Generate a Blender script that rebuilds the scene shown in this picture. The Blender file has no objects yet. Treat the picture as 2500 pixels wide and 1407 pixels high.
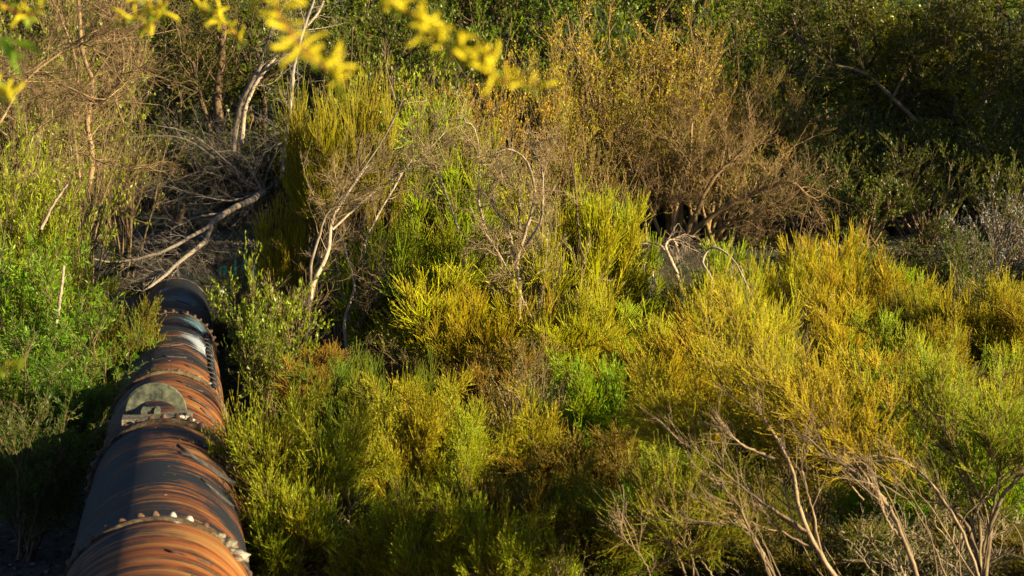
import bpy, math, random
import numpy as np
from mathutils import Vector

# ------------------------------------------------------------------ camera, sky, sun, exposure
SC = bpy.context.scene
COL = SC.collection
FPX, CX, CY, CAMH = 4861.0, 1250.0, 703.5, 4.1          # focal length and centre in pixels of the 2500 px photograph
PITCH = math.atan(333.5 / FPX)
cam_d = bpy.data.cameras.new('camera')
cam = bpy.data.objects.new('camera', cam_d)
COL.objects.link(cam)
cam.location = (0, 0, CAMH)
cam.rotation_euler = (math.pi / 2 - PITCH, 0, 0)
cam_d.sensor_width = 36
cam_d.lens = FPX / 2500 * 36
cam_d.clip_start = 0.1
cam_d.clip_end = 2000
cam_d.dof.use_dof = True
cam_d.dof.focus_distance = 31
cam_d.dof.aperture_fstop = 4.5
SC.camera = cam

SUN_EL = math.radians(15)
SUN_AZ = math.radians(112)        # clockwise from +Y: from the right and a little behind the camera
world = bpy.data.worlds.new('World')
SC.world = world
world.use_nodes = True
wn = world.node_tree
sky = wn.nodes.new('ShaderNodeTexSky')
sky.sky_type = 'NISHITA'
sky.sun_disc = False
sky.sun_elevation = SUN_EL
sky.sun_rotation = SUN_AZ
sky.air_density = 0.6
sky.dust_density = 0.3
sky.ozone_density = 1.5
bg = wn.nodes['Background']
wn.links.new(sky.outputs[0], bg.inputs[0])
bg.inputs[1].default_value = 0.05
sun_d = bpy.data.lights.new('sun', 'SUN')
sun_d.energy = 5.0
sun_d.angle = math.radians(0.5)
sun_d.color = (1.0, 0.83, 0.48)
sun = bpy.data.objects.new('sun', sun_d)
COL.objects.link(sun)
S = Vector((math.sin(SUN_AZ) * math.cos(SUN_EL), math.cos(SUN_AZ) * math.cos(SUN_EL), math.sin(SUN_EL)))
sun.rotation_euler = S.to_track_quat('Z', 'Y').to_euler()
sun.location = (30, -15, 30)
SC.view_settings.view_transform = 'Standard'
SC.view_settings.look = 'None'
SC.view_settings.gamma = 1
SC.view_settings.exposure = 1.5
SC.cycles.max_bounces = 6
SC.cycles.diffuse_bounces = 1
SC.cycles.transmission_bounces = 3
SC.cycles.transparent_max_bounces = 4

rng = np.random.default_rng(11)
random.seed(4)


def W(px, py, d):
    """pixel of the photograph plus a distance -> point of the place"""
    s, c = math.sin(PITCH), math.cos(PITCH)
    a, b = (px - CX) / FPX * d, (CY - py) / FPX * d
    return np.array([a, d * c + b * s, CAMH - d * s + b * c])


def ss(a, b, x):
    t = np.clip((x - a) / (b - a), 0, 1)
    return t * t * (3 - 2 * t)


def G(x, y):
    """ground height"""
    x = np.asarray(x, float); y = np.asarray(y, float)
    g = 1.2 * ss(35, 42.5, y) * (0.45 + 0.55 * ss(-8.2, -6.4, x)) + 0
    g = np.where(y > 43.3, 1.2 * ss(35, 42.5, y) * 1.0, g)
    g = g + np.where(y > 43.3, 0.7 * ss(43.3, 43.6, y), 0)
    g = g + 22 * ss(66, 130, y) + 2.4 * ss(10.5, 3.5, y)
    g = g + 0.05 * np.sin(x * 1.7 + 0.6 * y) * np.sin(y * 1.3) + 0.08 * np.sin(x * .5 + 2) * np.cos(y * .37)
    return g


# ------------------------------------------------------------------ materials
def new_mat(name):
    m = bpy.data.materials.new(name)
    m.use_nodes = True
    nt = m.node_tree
    b = nt.nodes['Principled BSDF']
    return m, nt, b


def nd(nt, t, **kw):
    n = nt.nodes.new(t)
    for k, v in kw.items():
        setattr(n, k, v)
    return n


def mixc(nt, fac, a, b, mode='MIX'):
    n = nd(nt, 'ShaderNodeMix', data_type='RGBA', blend_type=mode)
    for sock, v in ((n.inputs[0], fac), (n.inputs[6], a), (n.inputs[7], b)):
        if hasattr(v, 'links') or isinstance(v, bpy.types.NodeSocket):
            nt.links.new(v, sock)
        elif isinstance(v, (int, float)):
            sock.default_value = v
        else:
            sock.default_value = (*v, 1) if len(v) == 3 else v
    return n.outputs[2]


def mth(nt, op, a, b=None, c=None, clamp=False):
    n = nd(nt, 'ShaderNodeMath', operation=op)
    n.use_clamp = clamp
    for i, v in enumerate((a, b, c)):
        if v is None:
            continue
        if isinstance(v, bpy.types.NodeSocket):
            nt.links.new(v, n.inputs[i])
        else:
            n.inputs[i].default_value = v
    return n.outputs[0]


def noise(nt, vec, scale, detail=4, rough=.55):
    n = nd(nt, 'ShaderNodeTexNoise')
    n.inputs['Scale'].default_value = scale
    n.inputs['Detail'].default_value = detail
    n.inputs['Roughness'].default_value = rough
    if vec is not None:
        nt.links.new(vec, n.inputs['Vector'])
    return n.outputs[0]


def ramp(nt, fac, stops):
    n = nd(nt, 'ShaderNodeValToRGB')
    e = n.color_ramp.elements
    while len(e) < len(stops):
        e.new(0.5)
    for el, (p, c) in zip(e, stops):
        el.position = p
        el.color = (*c, 1) if len(c) == 3 else (c[0],) * 3 + (1,)
    nt.links.new(fac, n.inputs[0])
    return n.outputs[0]


def attr(nt):
    a = nd(nt, 'ShaderNodeAttribute', attribute_name='c')
    s = nd(nt, 'ShaderNodeSeparateColor')
    nt.links.new(a.outputs['Color'], s.inputs[0])
    return s.outputs


def foliage_mat(name, second, base, transl=.35, rough=.5, basefade=(.0, .55), sat=.4, spec=.3):
    """colour of the plant comes from the object, 'second' is the other leaf colour, 'base' the stem end of a twig"""
    m, nt, b = new_mat(name)
    r, g, bl = attr(nt)[:3]
    oi = nd(nt, 'ShaderNodeObjectInfo')
    c = mixc(nt, mth(nt, 'MULTIPLY', bl, sat), oi.outputs['Color'], second)
    c = mixc(nt, mth(nt, 'MULTIPLY', mth(nt, 'GREATER_THAN', g, .88), .75), c, base)
    v = mth(nt, 'MULTIPLY_ADD', g, 1.0, .6)
    vv = nd(nt, 'ShaderNodeCombineColor')
    for i in range(3):
        nt.links.new(v, vv.inputs[i])
    c = mixc(nt, 1.0, c, vv.outputs[0], 'MULTIPLY')
    mr = nd(nt, 'ShaderNodeMapRange')
    mr.inputs[1].default_value, mr.inputs[2].default_value = basefade
    nt.links.new(r, mr.inputs[0])
    c = mixc(nt, mr.outputs[0], base, c)
    nt.links.new(c, b.inputs['Base Color'])
    b.inputs['Roughness'].default_value = rough
    b.inputs['Specular IOR Level'].default_value = spec
    if transl > 0:
        t = nd(nt, 'ShaderNodeBsdfTranslucent')
        c2 = mixc(nt, 1.0, c, (1.35, 1.2, .6), 'MULTIPLY')
        nt.links.new(c2, t.inputs[0])
        mx = nd(nt, 'ShaderNodeMixShader')
        mx.inputs[0].default_value = transl
        nt.links.new(b.outputs[0], mx.inputs[1])
        nt.links.new(t.outputs[0], mx.inputs[2])
        nt.links.new(mx.outputs[0], nt.nodes['Material Output'].inputs[0])
    return m


def bark_mat(name, ca, cb, scale=14, useobj=False):
    m, nt, b = new_mat(name)
    tc = nd(nt, 'ShaderNodeTexCoord')
    mp = nd(nt, 'ShaderNodeMapping')
    mp.inputs['Scale'].default_value = (1, 1, .35)
    nt.links.new(tc.outputs['Object'], mp.inputs[0])
    n1 = noise(nt, mp.outputs[0], scale, 6, .7)
    f = ramp(nt, n1, [(.36, (0,)), (.62, (1,))])
    c = mixc(nt, f, ca, cb)
    r, g, bl = attr(nt)[:3]
    v = mth(nt, 'MULTIPLY_ADD', g, .8, .6)
    vv = nd(nt, 'ShaderNodeCombineColor')
    for i in range(3):
        nt.links.new(v, vv.inputs[i])
    c = mixc(nt, 1.0, c, vv.outputs[0], 'MULTIPLY')
    if useobj:
        oi = nd(nt, 'ShaderNodeObjectInfo')
        c = mixc(nt, 1.0, c, oi.outputs['Color'], 'MULTIPLY')
    nt.links.new(c, b.inputs['Base Color'])
    b.inputs['Roughness'].default_value = .85
    b.inputs['Specular IOR Level'].default_value = .2
    bp = nd(nt, 'ShaderNodeBump')
    bp.inputs['Strength'].default_value = .5
    bp.inputs['Distance'].default_value = .02
    nt.links.new(n1, bp.inputs['Height'])
    nt.links.new(bp.outputs[0], b.inputs['Normal'])
    return m


M = {}
M['broom'] = foliage_mat('broom_foliage', (.42, .27, .010), (.13, .065, .022), .42, .55, (.05, .6), .5)
M['leaf'] = foliage_mat('leaf_foliage', (.16, .17, .01), (.05, .07, .01), .4, .4, (-1, 0), .6, .4)
M['willow'] = foliage_mat('willow_foliage', (.15, .17, .012), (.05, .07, .01), .45, .45, (-1, 0), .5, .35)
M['red'] = foliage_mat('turning_leaves', (.50, .08, .03), (.05, .07, .01), .4, .5, (-1, 0), .3)
M['grey'] = foliage_mat('dry_grey_leaves', (.2, .19, .18), (.2, .18, .15), .1, .6, (-1, 0), .5)
M['twig_tan'] = bark_mat('tan_twigs', (.19, .145, .095), (.37, .295, .20), 9, True)
M['twig_brown'] = bark_mat('brown_stems', (.10, .062, .035), (.20, .135, .08), 12, True)
M['bark_white'] = bark_mat('pale_bark', (.22, .18, .15), (.46, .40, .34), 16, True)
M['bark_dark'] = bark_mat('dark_bark', (.05, .035, .025), (.13, .09, .06), 10, True)


# ------------------------------------------------------------------ mesh collector (all quads)
class Geo:
    def __init__(s):
        s.v, s.q, s.c, s.n = [], [], [], 0

    def add(s, v, q, c):
        s.v.append(v); s.q.append(q + s.n); s.c.append(c); s.n += len(v)

    def tubes(s, P, r0, r1, k=3, clump=None, power=1.0, rr=(0, 1)):
        """P (M,n,3) polylines -> tubes of k sides"""
        Mn, n, _ = P.shape
        if Mn == 0:
            return
        r0 = np.broadcast_to(np.asarray(r0, float), (Mn,)); r1 = np.broadcast_to(np.asarray(r1, float), (Mn,))
        T = np.gradient(P, axis=1)
        T /= np.linalg.norm(T, axis=2, keepdims=True) + 1e-9
        ref = np.where(np.abs(T[:, :1, 2:3]) > .8, np.array([1., 0, 0]), np.array([0, 0, 1.]))
        U = np.cross(T, ref); U /= np.linalg.norm(U, axis=2, keepdims=True) + 1e-9
        V = np.cross(T, U)
        t = np.linspace(0, 1, n) ** power
        R = r0[:, None] * (1 - t) + r1[:, None] * t
        a = np.arange(k) * 2 * np.pi / k
        ring = P[:, :, None, :] + R[:, :, None, None] * (np.cos(a)[None, None, :, None] * U[:, :, None, :] + np.sin(a)[None, None, :, None] * V[:, :, None, :])
        v = ring.reshape(-1, 3)
        i = np.arange(Mn)[:, None, None] * n * k; j = np.arange(n - 1)[None, :, None] * k; l = np.arange(k)[None, None, :]
        l2 = (l + 1) % k
        q = np.stack([i + j + l, i + j + l2, i + j + k + l2, i + j + k + l], -1).reshape(-1, 4)
        c = np.zeros((Mn, n, k, 4)); c[..., 3] = 1
        c[..., 0] = np.linspace(rr[0], rr[1], n)[None, :, None]
        c[..., 1] = rng.random(Mn)[:, None, None]
        c[..., 2] = (rng.random(Mn) if clump is None else clump)[:, None, None]
        s.add(v, q, c.reshape(-1, 4))

    def leaves(s, P, D, L, Wd, clump=None, fold=.25):
        """diamond leaves at P pointing along D"""
        m = len(P)
        if m == 0:
            return
        D = D / (np.linalg.norm(D, axis=1, keepdims=True) + 1e-9)
        A = np.cross(D, rng.normal(size=(m, 3))); A /= np.linalg.norm(A, axis=1, keepdims=True) + 1e-9
        N = np.cross(D, A)
        L = np.broadcast_to(np.asarray(L, float), (m,))[:, None]; Wd = np.broadcast_to(np.asarray(Wd, float), (m,))[:, None]
        mid = P + D * L * .5
        v = np.stack([P, mid + A * Wd * .5 + N * Wd * fold, P + D * L - N * Wd * fold * .6, mid - A * Wd * .5 + N * Wd * fold], 1).reshape(-1, 3)
        q = (np.arange(m)[:, None] * 4 + np.arange(4)[None])
        c = np.ones((m, 4, 4)); c[..., 0] = 1
        c[..., 1] = rng.random(m)[:, None]
        c[..., 2] = (rng.random(m) if clump is None else clump)[:, None]
        s.add(v, q, c.reshape(-1, 4))

    def mesh(s, name, mat, smooth=True):
        v = np.concatenate(s.v).astype(np.float32); q = np.concatenate(s.q).astype(np.int32); c = np.concatenate(s.c).astype(np.float32)
        me = bpy.data.meshes.new(name)
        me.vertices.add(len(v)); me.vertices.foreach_set('co', v.ravel())
        me.loops.add(len(q) * 4); me.loops.foreach_set('vertex_index', q.ravel())
        me.polygons.add(len(q)); me.polygons.foreach_set('loop_start', np.arange(len(q), dtype=np.int32) * 4)
        me.polygons.foreach_set('use_smooth', np.full(len(q), smooth))
        a = me.attributes.new('c', 'FLOAT_COLOR', 'POINT'); a.data.foreach_set('color', c.ravel())
        me.materials.append(mat)
        me.update(); me.validate()
        return me


def obj(name, me, parent=None, color=None):
    o = bpy.data.objects.new(name, me)
    COL.objects.link(o)
    if parent:
        o.parent = parent
    if color:
        o.color = (*color, 1)
    return o


def empty(name, loc=(0, 0, 0)):
    o = bpy.data.objects.new(name, None)
    o.empty_display_size = .3
    COL.objects.link(o)
    o.location = loc
    return o


def tag(o, label=None, cat=None, group=None, kind=None):
    for k, v in (('label', label), ('category', cat), ('group', group), ('kind', kind)):
        if v:
            o[k] = v
    return o


def unit(v):
    return v / (np.linalg.norm(v, axis=-1, keepdims=True) + 1e-9)


def grow(st, d, L, n, wob=.15, up=0., bend=None):
    m = len(st)
    L = np.broadcast_to(np.asarray(L, float), (m,))
    P = np.empty((m, n, 3)); P[:, 0] = st
    d = unit(d)
    for i in range(1, n):
        d = d + wob * rng.normal(size=(m, 3)); d[:, 2] += up
        if bend is not None:
            d = d + bend
        d = unit(d)
        P[:, i] = P[:, i - 1] + d * (L / (n - 1))[:, None]
    return P


def kids(P, k, t0, t1, ang, angv=.15, even=False):
    """k children per parent polyline: start points, directions, parent index, t"""
    m, n, _ = P.shape
    idx = np.repeat(np.arange(m), k)
    t = t0 + (t1 - t0) * (rng.random(m * k) if not even else np.tile((np.arange(k) + .5) / k, m))
    f = t * (n - 1); i = np.minimum(f.astype(int), n - 2); f = f - i
    a, b = P[idx, i], P[idx, i + 1]
    st = a + (b - a) * f[:, None]
    d = unit(b - a)
    pr = unit(np.cross(d, rng.normal(size=d.shape)))
    an = ang + angv * rng.normal(size=len(idx))
    return st, d * np.cos(an)[:, None] + pr * np.sin(an)[:, None], idx, t


def cone_dirs(m, spread, lo=.1):
    az = rng.random(m) * 2 * np.pi + np.arange(m) * 2.4
    el = lo + (spread - lo) * rng.random(m)
    return np.stack([np.sin(el) * np.cos(az), np.sin(el) * np.sin(az), np.cos(el)], -1)


# ------------------------------------------------------------------ plant prototypes: list of (part name, mesh, uses plant colour)
PROTO = {}


def reg(kind, parts, gs):
    v = np.concatenate([np.concatenate(g.v) for g in gs])
    h = np.percentile(v[:, 2], 99.7)
    w = np.percentile(v[:, 0], 98.5) - np.percentile(v[:, 0], 1.5)
    PROTO.setdefault(kind, []).append((parts, h, w))


def broom(kind='broom', stems=8, spread=.75, bend=None, density=1.0, leaf=1.0, H=2.0, tw=1.0, lo=.45, uk=1.0, da=0.0):
    a, b = Geo(), Geo()
    st = rng.normal(size=(stems, 3)) * .06; st[:, 2] = -.05
    s1 = grow(st, cone_dirs(stems, spread), H * .66 * (.75 + .4 * rng.random(stems)), 8, .09, .06 * uk, bend)
    a.tubes(s1, .020, .009, 5)
    p, d, i1, t = kids(s1, 6, lo, 1, .5 + da)
    s2 = grow(p, d, H * .25 * (.6 + .6 * rng.random(len(p))), 5, .1, .12 * uk, bend)
    a.tubes(s2, .008, .004, 4)
    p, d, i2, t = kids(s2, 8, .15, 1, .45 + da)
    s3 = grow(p, d, H * .12 * (.6 + .7 * rng.random(len(p))), 4, .1, .16 * uk, bend)
    cl3 = np.clip(rng.random(len(s2))[i2] * .8 + .3 * rng.random(len(p)) - .05, 0, 1)
    b.tubes(s3, .0045, .0028, 3, cl3, rr=(0, .45))
    p, d, i3, t = kids(s3, max(3, int(10 * density)), .1, 1, .33 + da)
    s4 = grow(p, d, H * .095 * (.5 + .9 * rng.random(len(p))), 3, .07, .2 * uk, bend)
    cl4 = np.clip(cl3[i3] + .12 * rng.normal(size=len(p)), 0, 1)
    b.tubes(s4, .0042 * tw, .003 * tw, 3, cl4, rr=(.3, 1))
    p, d, i4, t = kids(s4, 5, .15, 1.0, .4)
    d[:, 2] += .4
    b.leaves(p, d, .024 * leaf * (.6 + .8 * rng.random(len(p))), .0068 * leaf, cl4[i4])
    reg(kind, [('stems', a.mesh('stems', M['twig_brown']), False), ('foliage', b.mesh('foliage', M['broom']), True)], (a, b))


def lancer(kind, stems, H, ll, lw, mat, spread=.7, bark='twig_brown', k1=7, k2=6, kl=9, up=.05, droop=0., wob=.12, drop_dir=.0, twl=.2):
    """shrub with lance or oval leaves along its shoots"""
    a, b = Geo(), Geo()
    st = rng.normal(size=(stems, 3)) * .12; st[:, 2] = -.05
    s1 = grow(st, cone_dirs(stems, spread), H * .7 * (.7 + .45 * rng.random(stems)), 8, wob * .7, up)
    a.tubes(s1, .012 * H, .005 * H, 6)
    p, d, i1, _ = kids(s1, k1, .25, 1, .6)
    s2 = grow(p, d, H * .3 * (.6 + .6 * rng.random(len(p))), 6, wob, up + droop)
    a.tubes(s2, .0042 * H, .0018 * H, 4)
    p, d, i2, _ = kids(s2, k2, .2, 1, .6)
    s3 = grow(p, d, H * twl * .6 * (.5 + .9 * rng.random(len(p))), 4, wob, up + droop)
    cl = rng.random(len(s1))[i1][i2] * .4 + .6 * rng.random(len(s2))[i2]
    a.tubes(s3, .0016 * H, .0008 * H, 3)
    p, d, i3, t = kids(s3, kl, .1, 1.02, .75)
    d[:, 2] += drop_dir
    b.leaves(p, d, ll * (.6 + .7 * rng.random(len(p))), lw * (.7 + .5 * rng.random(len(p))), np.clip(cl[i3] + .2 * rng.normal(size=len(p)), 0, 1))
    reg(kind, [('stems', a.mesh('stems', M[bark]), False), ('foliage', b.mesh('foliage', M[mat]), True)], (a, b))


def thicket(kind, stems, H, spread=.8, k1=7, k2=6, k3=5, up=.03, wob=.22, bark='twig_tan', bits=0, r=1.0, leafmat='red', lsz=.03):
    a, b = Geo(), Geo()
    st = rng.normal(size=(stems, 3)) * .15; st[:, 2] = -.05
    s1 = grow(st, cone_dirs(stems, spread), H * .65 * (.7 + .5 * rng.random(stems)), 9, wob * .7, up)
    a.tubes(s1, .011 * H * r, .0035 * H * r, 5)
    p, d, i1, _ = kids(s1, k1, .25, 1, .6)
    s2 = grow(p, d, H * .3 * (.5 + .7 * rng.random(len(p))), 7, wob, up * 2)
    a.tubes(s2, .0034 * H * r, .0015 * H * r, 4)
    p, d, i2, _ = kids(s2, k2, .15, 1, .65)
    s3 = grow(p, d, H * .13 * (.5 + .8 * rng.random(len(p))), 5, wob, up * 3)
    b.tubes(s3, .0014 * H * r, .0009 * H * r, 3)
    p, d, i3, _ = kids(s3, k3, .1, 1, .6)
    s4 = grow(p, d, H * .055 * (.5 + .9 * rng.random(len(p))), 3, wob, up * 3)
    b.tubes(s4, .0011 * H * r, .0007 * H * r, 3)
    parts = [('branches', a.mesh('branches', M[bark]), False), ('twigs', b.mesh('twigs', M[bark]), False)]
    gs = [a, b]
    if bits:
        c = Geo()
        cl = rng.random(len(s2))[i2][i3]
        p, d, i4, _ = kids(s4, bits, .1, 1, .7)
        keep = rng.random(len(p)) < (.25 + .75 * (cl[i4] > .45))
        c.leaves(p[keep], d[keep], lsz * (.5 + .9 * rng.random(keep.sum())), lsz * .5, (cl[i4][keep] * 2) % 1)
        parts.append(('foliage', c.mesh('foliage', M[leafmat]), True)); gs.append(c)
    reg(kind, parts, gs)


def tree(kind, H, ll=.07, lw=.035, limbs=9, spread=1.0, lean=(0, 0), trunk=True, dens=1.0, bark='bark_dark', low=.25):
    a, b = Geo(), Geo()
    nt_ = 3
    st = rng.normal(size=(nt_, 3)) * .2; st[:, 2] = -.1
    s0 = grow(st, cone_dirs(nt_, .5) + np.array([lean[0], lean[1], 0]), H * .75 * (.8 + .3 * rng.random(nt_)), 10, .1, .06)
    a.tubes(s0, .016 * H, .004 * H, 8)
    p, d, i0, _ = kids(s0, limbs, low, 1, .85)
    s1 = grow(p, d, H * .32 * (.6 + .6 * rng.random(len(p))), 7, .14, .06)
    a.tubes(s1, .005 * H, .0018 * H, 5)
    p, d, i1, _ = kids(s1, 7, .25, 1, .7)
    s2 = grow(p, d, H * .13 * (.6 + .7 * rng.random(len(p))), 5, .16, .06)
    a.tubes(s2, .0018 * H, .0008 * H, 3)
    cl = rng.random(len(s1))[i1] * .5 + .5 * rng.random(len(s2))
    p, d, i2, _ = kids(s2, 6, .2, 1, .7)
    s3 = grow(p, d, H * .045 * (.6 + .7 * rng.random(len(p))), 3, .16, .12)
    a.tubes(s3, .0009 * H, .0005 * H, 3)
    p, d, i3, _ = kids(s3, int(14 * dens), .0, 1.05, .8)
    b.leaves(p, d, 1.15 * ll * (.6 + .8 * rng.random(len(p))), 1.15 * lw * (.7 + .6 * rng.random(len(p))), np.clip(cl[i2][i3] + .15 * rng.normal(size=len(p)), 0, 1))
    reg(kind, [('trunk', a.mesh('trunk', M[bark]), False), ('crown', b.mesh('crown', M['leaf']), True)], (a, b))


broom(stems=9, spread=.8, uk=.6, da=.1)
broom(stems=10, spread=1.0, uk=.6, da=.12)
broom(stems=8, spread=.6, leaf=1.25, uk=.7, da=.05)
broom('broom_green', stems=9, spread=.85, leaf=1.7, density=1.0, tw=.75, uk=.5, da=.22, lo=.3)
broom('broom_green', stems=9, spread=.7, leaf=1.5, density=1.0, tw=.75, uk=.35, da=.3, lo=.35)
broom('plume', stems=12, spread=.5, lo=.6, tw=.55, leaf=.6, density=1.6, uk=.8)
broom('broom_lean', stems=8, spread=.6, bend=np.array([-.16, 0, -.02]), density=.8)
lancer('willow', 11, 3.0, .115, .021, 'willow', .7, kl=13, k1=10, k2=9, up=.04, droop=-.01)
lancer('willow', 9, 2.6, .10, .020, 'willow', .95, kl=12, k1=9, k2=8, up=.04, droop=-.03)
lancer('leafy', 10, 2.4, .07, .034, 'leaf', .75, kl=9, k1=8, k2=7, up=.07, drop_dir=.5)
lancer('leafy', 9, 2.2, .062, .03, 'leaf', .95, kl=9, k1=8, k2=7, up=.07, drop_dir=.5)
lancer('grey', 10, 2.2, .06, .032, 'grey', .9, kl=7, k1=8, k2=6)
thicket('thicket', 10, 3.5, .85, k1=6, k2=5, k3=4, r=1.1, bits=2, lsz=.06, leafmat='leaf')
thicket('thicket', 10, 4.5, .65, k1=6, k2=5, k3=4, wob=.2, bits=4, lsz=.07, leafmat='leaf', r=.8)
thicket('upright', 9, 5.0, .5, k1=8, k2=6, k3=4, up=.09, wob=.14, bits=5, lsz=.06, r=.9)
thicket('upright', 8, 4.5, .6, k1=8, k2=6, k3=4, up=.08, wob=.14, bits=8, lsz=.06, r=.8)
tree('tree', 9.0, .085, .045)
tree('tree', 8.0, .085, .045, lean=(-.35, 0), limbs=8)
tree('tree', 9.5, .08, .042, lean=(.2, .1), low=.15)


def grass_proto(kind, n, H, spread, wid):
    b = Geo()
    st = rng.normal(size=(n, 3)) * .1; st[:, 2] = 0
    P = grow(st, cone_dirs(n, spread, 0), H * (.4 + .7 * rng.random(n)), 5, .06, -.06)
    b.tubes(P, wid, wid * .15, 3)
    reg(kind, [('blades', b.mesh('blades', M['broom']), True)], (b,))


grass_proto('grass', 130, .9, .55, .004)


CATS = {'plume': ('broom_shrub', 'shrub'), 'broom': ('broom_shrub', 'shrub'), 'broom_green': ('green_broom_shrub', 'shrub'), 'broom_lean': ('windblown_shrub', 'shrub'),
        'willow': ('willow_shrub', 'shrub'), 'leafy': ('leafy_shrub', 'shrub'), 'grey': ('dry_leaved_shrub', 'shrub'),
        'thicket': ('bare_shrub', 'shrub'), 'upright': ('turning_shrub', 'shrub'), 'tree': ('tree', 'tree'), 'grass': ('grass_tuft', 'grass tuft')}


def plant(kind, var, px, d, ytop, wpx, label, color=(.1, .12, .02), group=None, rot=None, lean=0., bark=(1, 1, 1), sink=0., xyz=None):
    parts, h, w = PROTO[kind][var % len(PROTO[kind])]
    if xyz is None:
        x, y, _ = W(px, 700, d)
        top = W(px, ytop, d)[2]
        wid = wpx / FPX * d
    else:
        x, y, top, wid = xyz
    g = float(G(x, y)) - sink
    name, cat = CATS[kind]
    r = empty(name, (x, y, g))
    sz = max(.15, (top - g) / h)
    sx = max(sz * (.6 if kind.startswith('broom') else .45), min(sz * 1.9, wid / w))
    r.scale = (sx, sx, sz)
    r.rotation_euler = (0, lean, rng.random() * 6.28 if rot is None else rot)
    if lean:
        r.rotation_mode = 'ZYX' if False else 'XYZ'
        r.rotation_euler = (0, lean, 0)
    tag(r, label, cat, group)
    for pn, me, usec in parts:
        obj(pn, me, r, color if usec else bark)
    return r


# ------------------------------------------------------------------ ground
def ground_mat():
    m, nt, b = new_mat('earth')
    tc = nd(nt, 'ShaderNodeTexCoord')
    v = tc.outputs['Object']
    n1 = noise(nt, v, 1.2, 8, .65)
    n2 = noise(nt, v, 14, 8, .7)
    n3 = noise(nt, v, 55, 4, .7)
    c = mixc(nt, ramp(nt, n2, [(.35, (0,)), (.65, (1,))]), (.016, .012, .009), (.06, .042, .028))
    c = mixc(nt, ramp(nt, n3, [(.5, (0,)), (.68, (1,))]), c, (.11, .085, .06))
    c = mixc(nt, ramp(nt, n1, [(.5, (0,)), (.62, (.8,))]), c, (.018, .04, .008))
    sp = nd(nt, 'ShaderNodeSeparateXYZ'); nt.links.new(v, sp.inputs[0])
    far = nd(nt, 'ShaderNodeMapRange'); far.inputs[1].default_value, far.inputs[2].default_value = 50, 60
    nt.links.new(sp.outputs[1], far.inputs[0])
    c = mixc(nt, far.outputs[0], c, mixc(nt, n2, (.008, .018, .004), (.025, .05, .008)))
    nt.links.new(c, b.inputs['Base Color'])
    b.inputs['Roughness'].default_value = .95
    bp = nd(nt, 'ShaderNodeBump')
    bp.inputs['Distance'].default_value = .05
    nt.links.new(n2, bp.inputs['Height'])
    nt.links.new(bp.outputs[0], b.inputs['Normal'])
    return m


def make_ground():
    xs = np.concatenate([np.linspace(-400, -32, 24), np.linspace(-30, 30, 200), np.linspace(32, 400, 24)])
    ys = np.concatenate([np.linspace(-60, -2, 12), np.linspace(0, 42.5, 150), np.linspace(42.8, 44.4, 12), np.linspace(44.8, 140, 120), np.linspace(145, 600, 16)])
    X, Y = np.meshgrid(xs, ys)
    Z = G(X, Y) + rng.normal(size=X.shape) * .018
    v = np.stack([X, Y, Z], -1).reshape(-1, 3)
    nx = len(xs)
    i = np.arange(len(ys) - 1)[:, None] * nx + np.arange(nx - 1)[None]
    q = np.stack([i, i + 1, i + nx + 1, i + nx], -1).reshape(-1, 4)
    g = Geo(); g.add(v, q, np.ones((len(v), 4)))
    o = obj('ground', g.mesh('ground', ground_mat()))
    tag(o, 'dark earth floor under the shrubs, rising to the wooded slope behind', kind='structure')


make_ground()

# ------------------------------------------------------------------ pipe
R = .70
A0 = W(383, 1268 + 238, 14.29); A1 = W(430, 668 + 79, 43.06)
AX = (A1 - A0); LEN = np.linalg.norm(AX); AX /= LEN
SIDE = unit(np.cross(AX, [0, 0, 1.])); UPV = np.cross(SIDE, AX)


def pp(s, ang, r=R):
    """point on the pipe: s metres from the near joint, ang from the crest towards the right"""
    s = np.asarray(s, float)[..., None]; ang = np.asarray(ang, float)[..., None]
    return A0 + AX * s + r * (np.cos(ang) * UPV + np.sin(ang) * SIDE)


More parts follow.
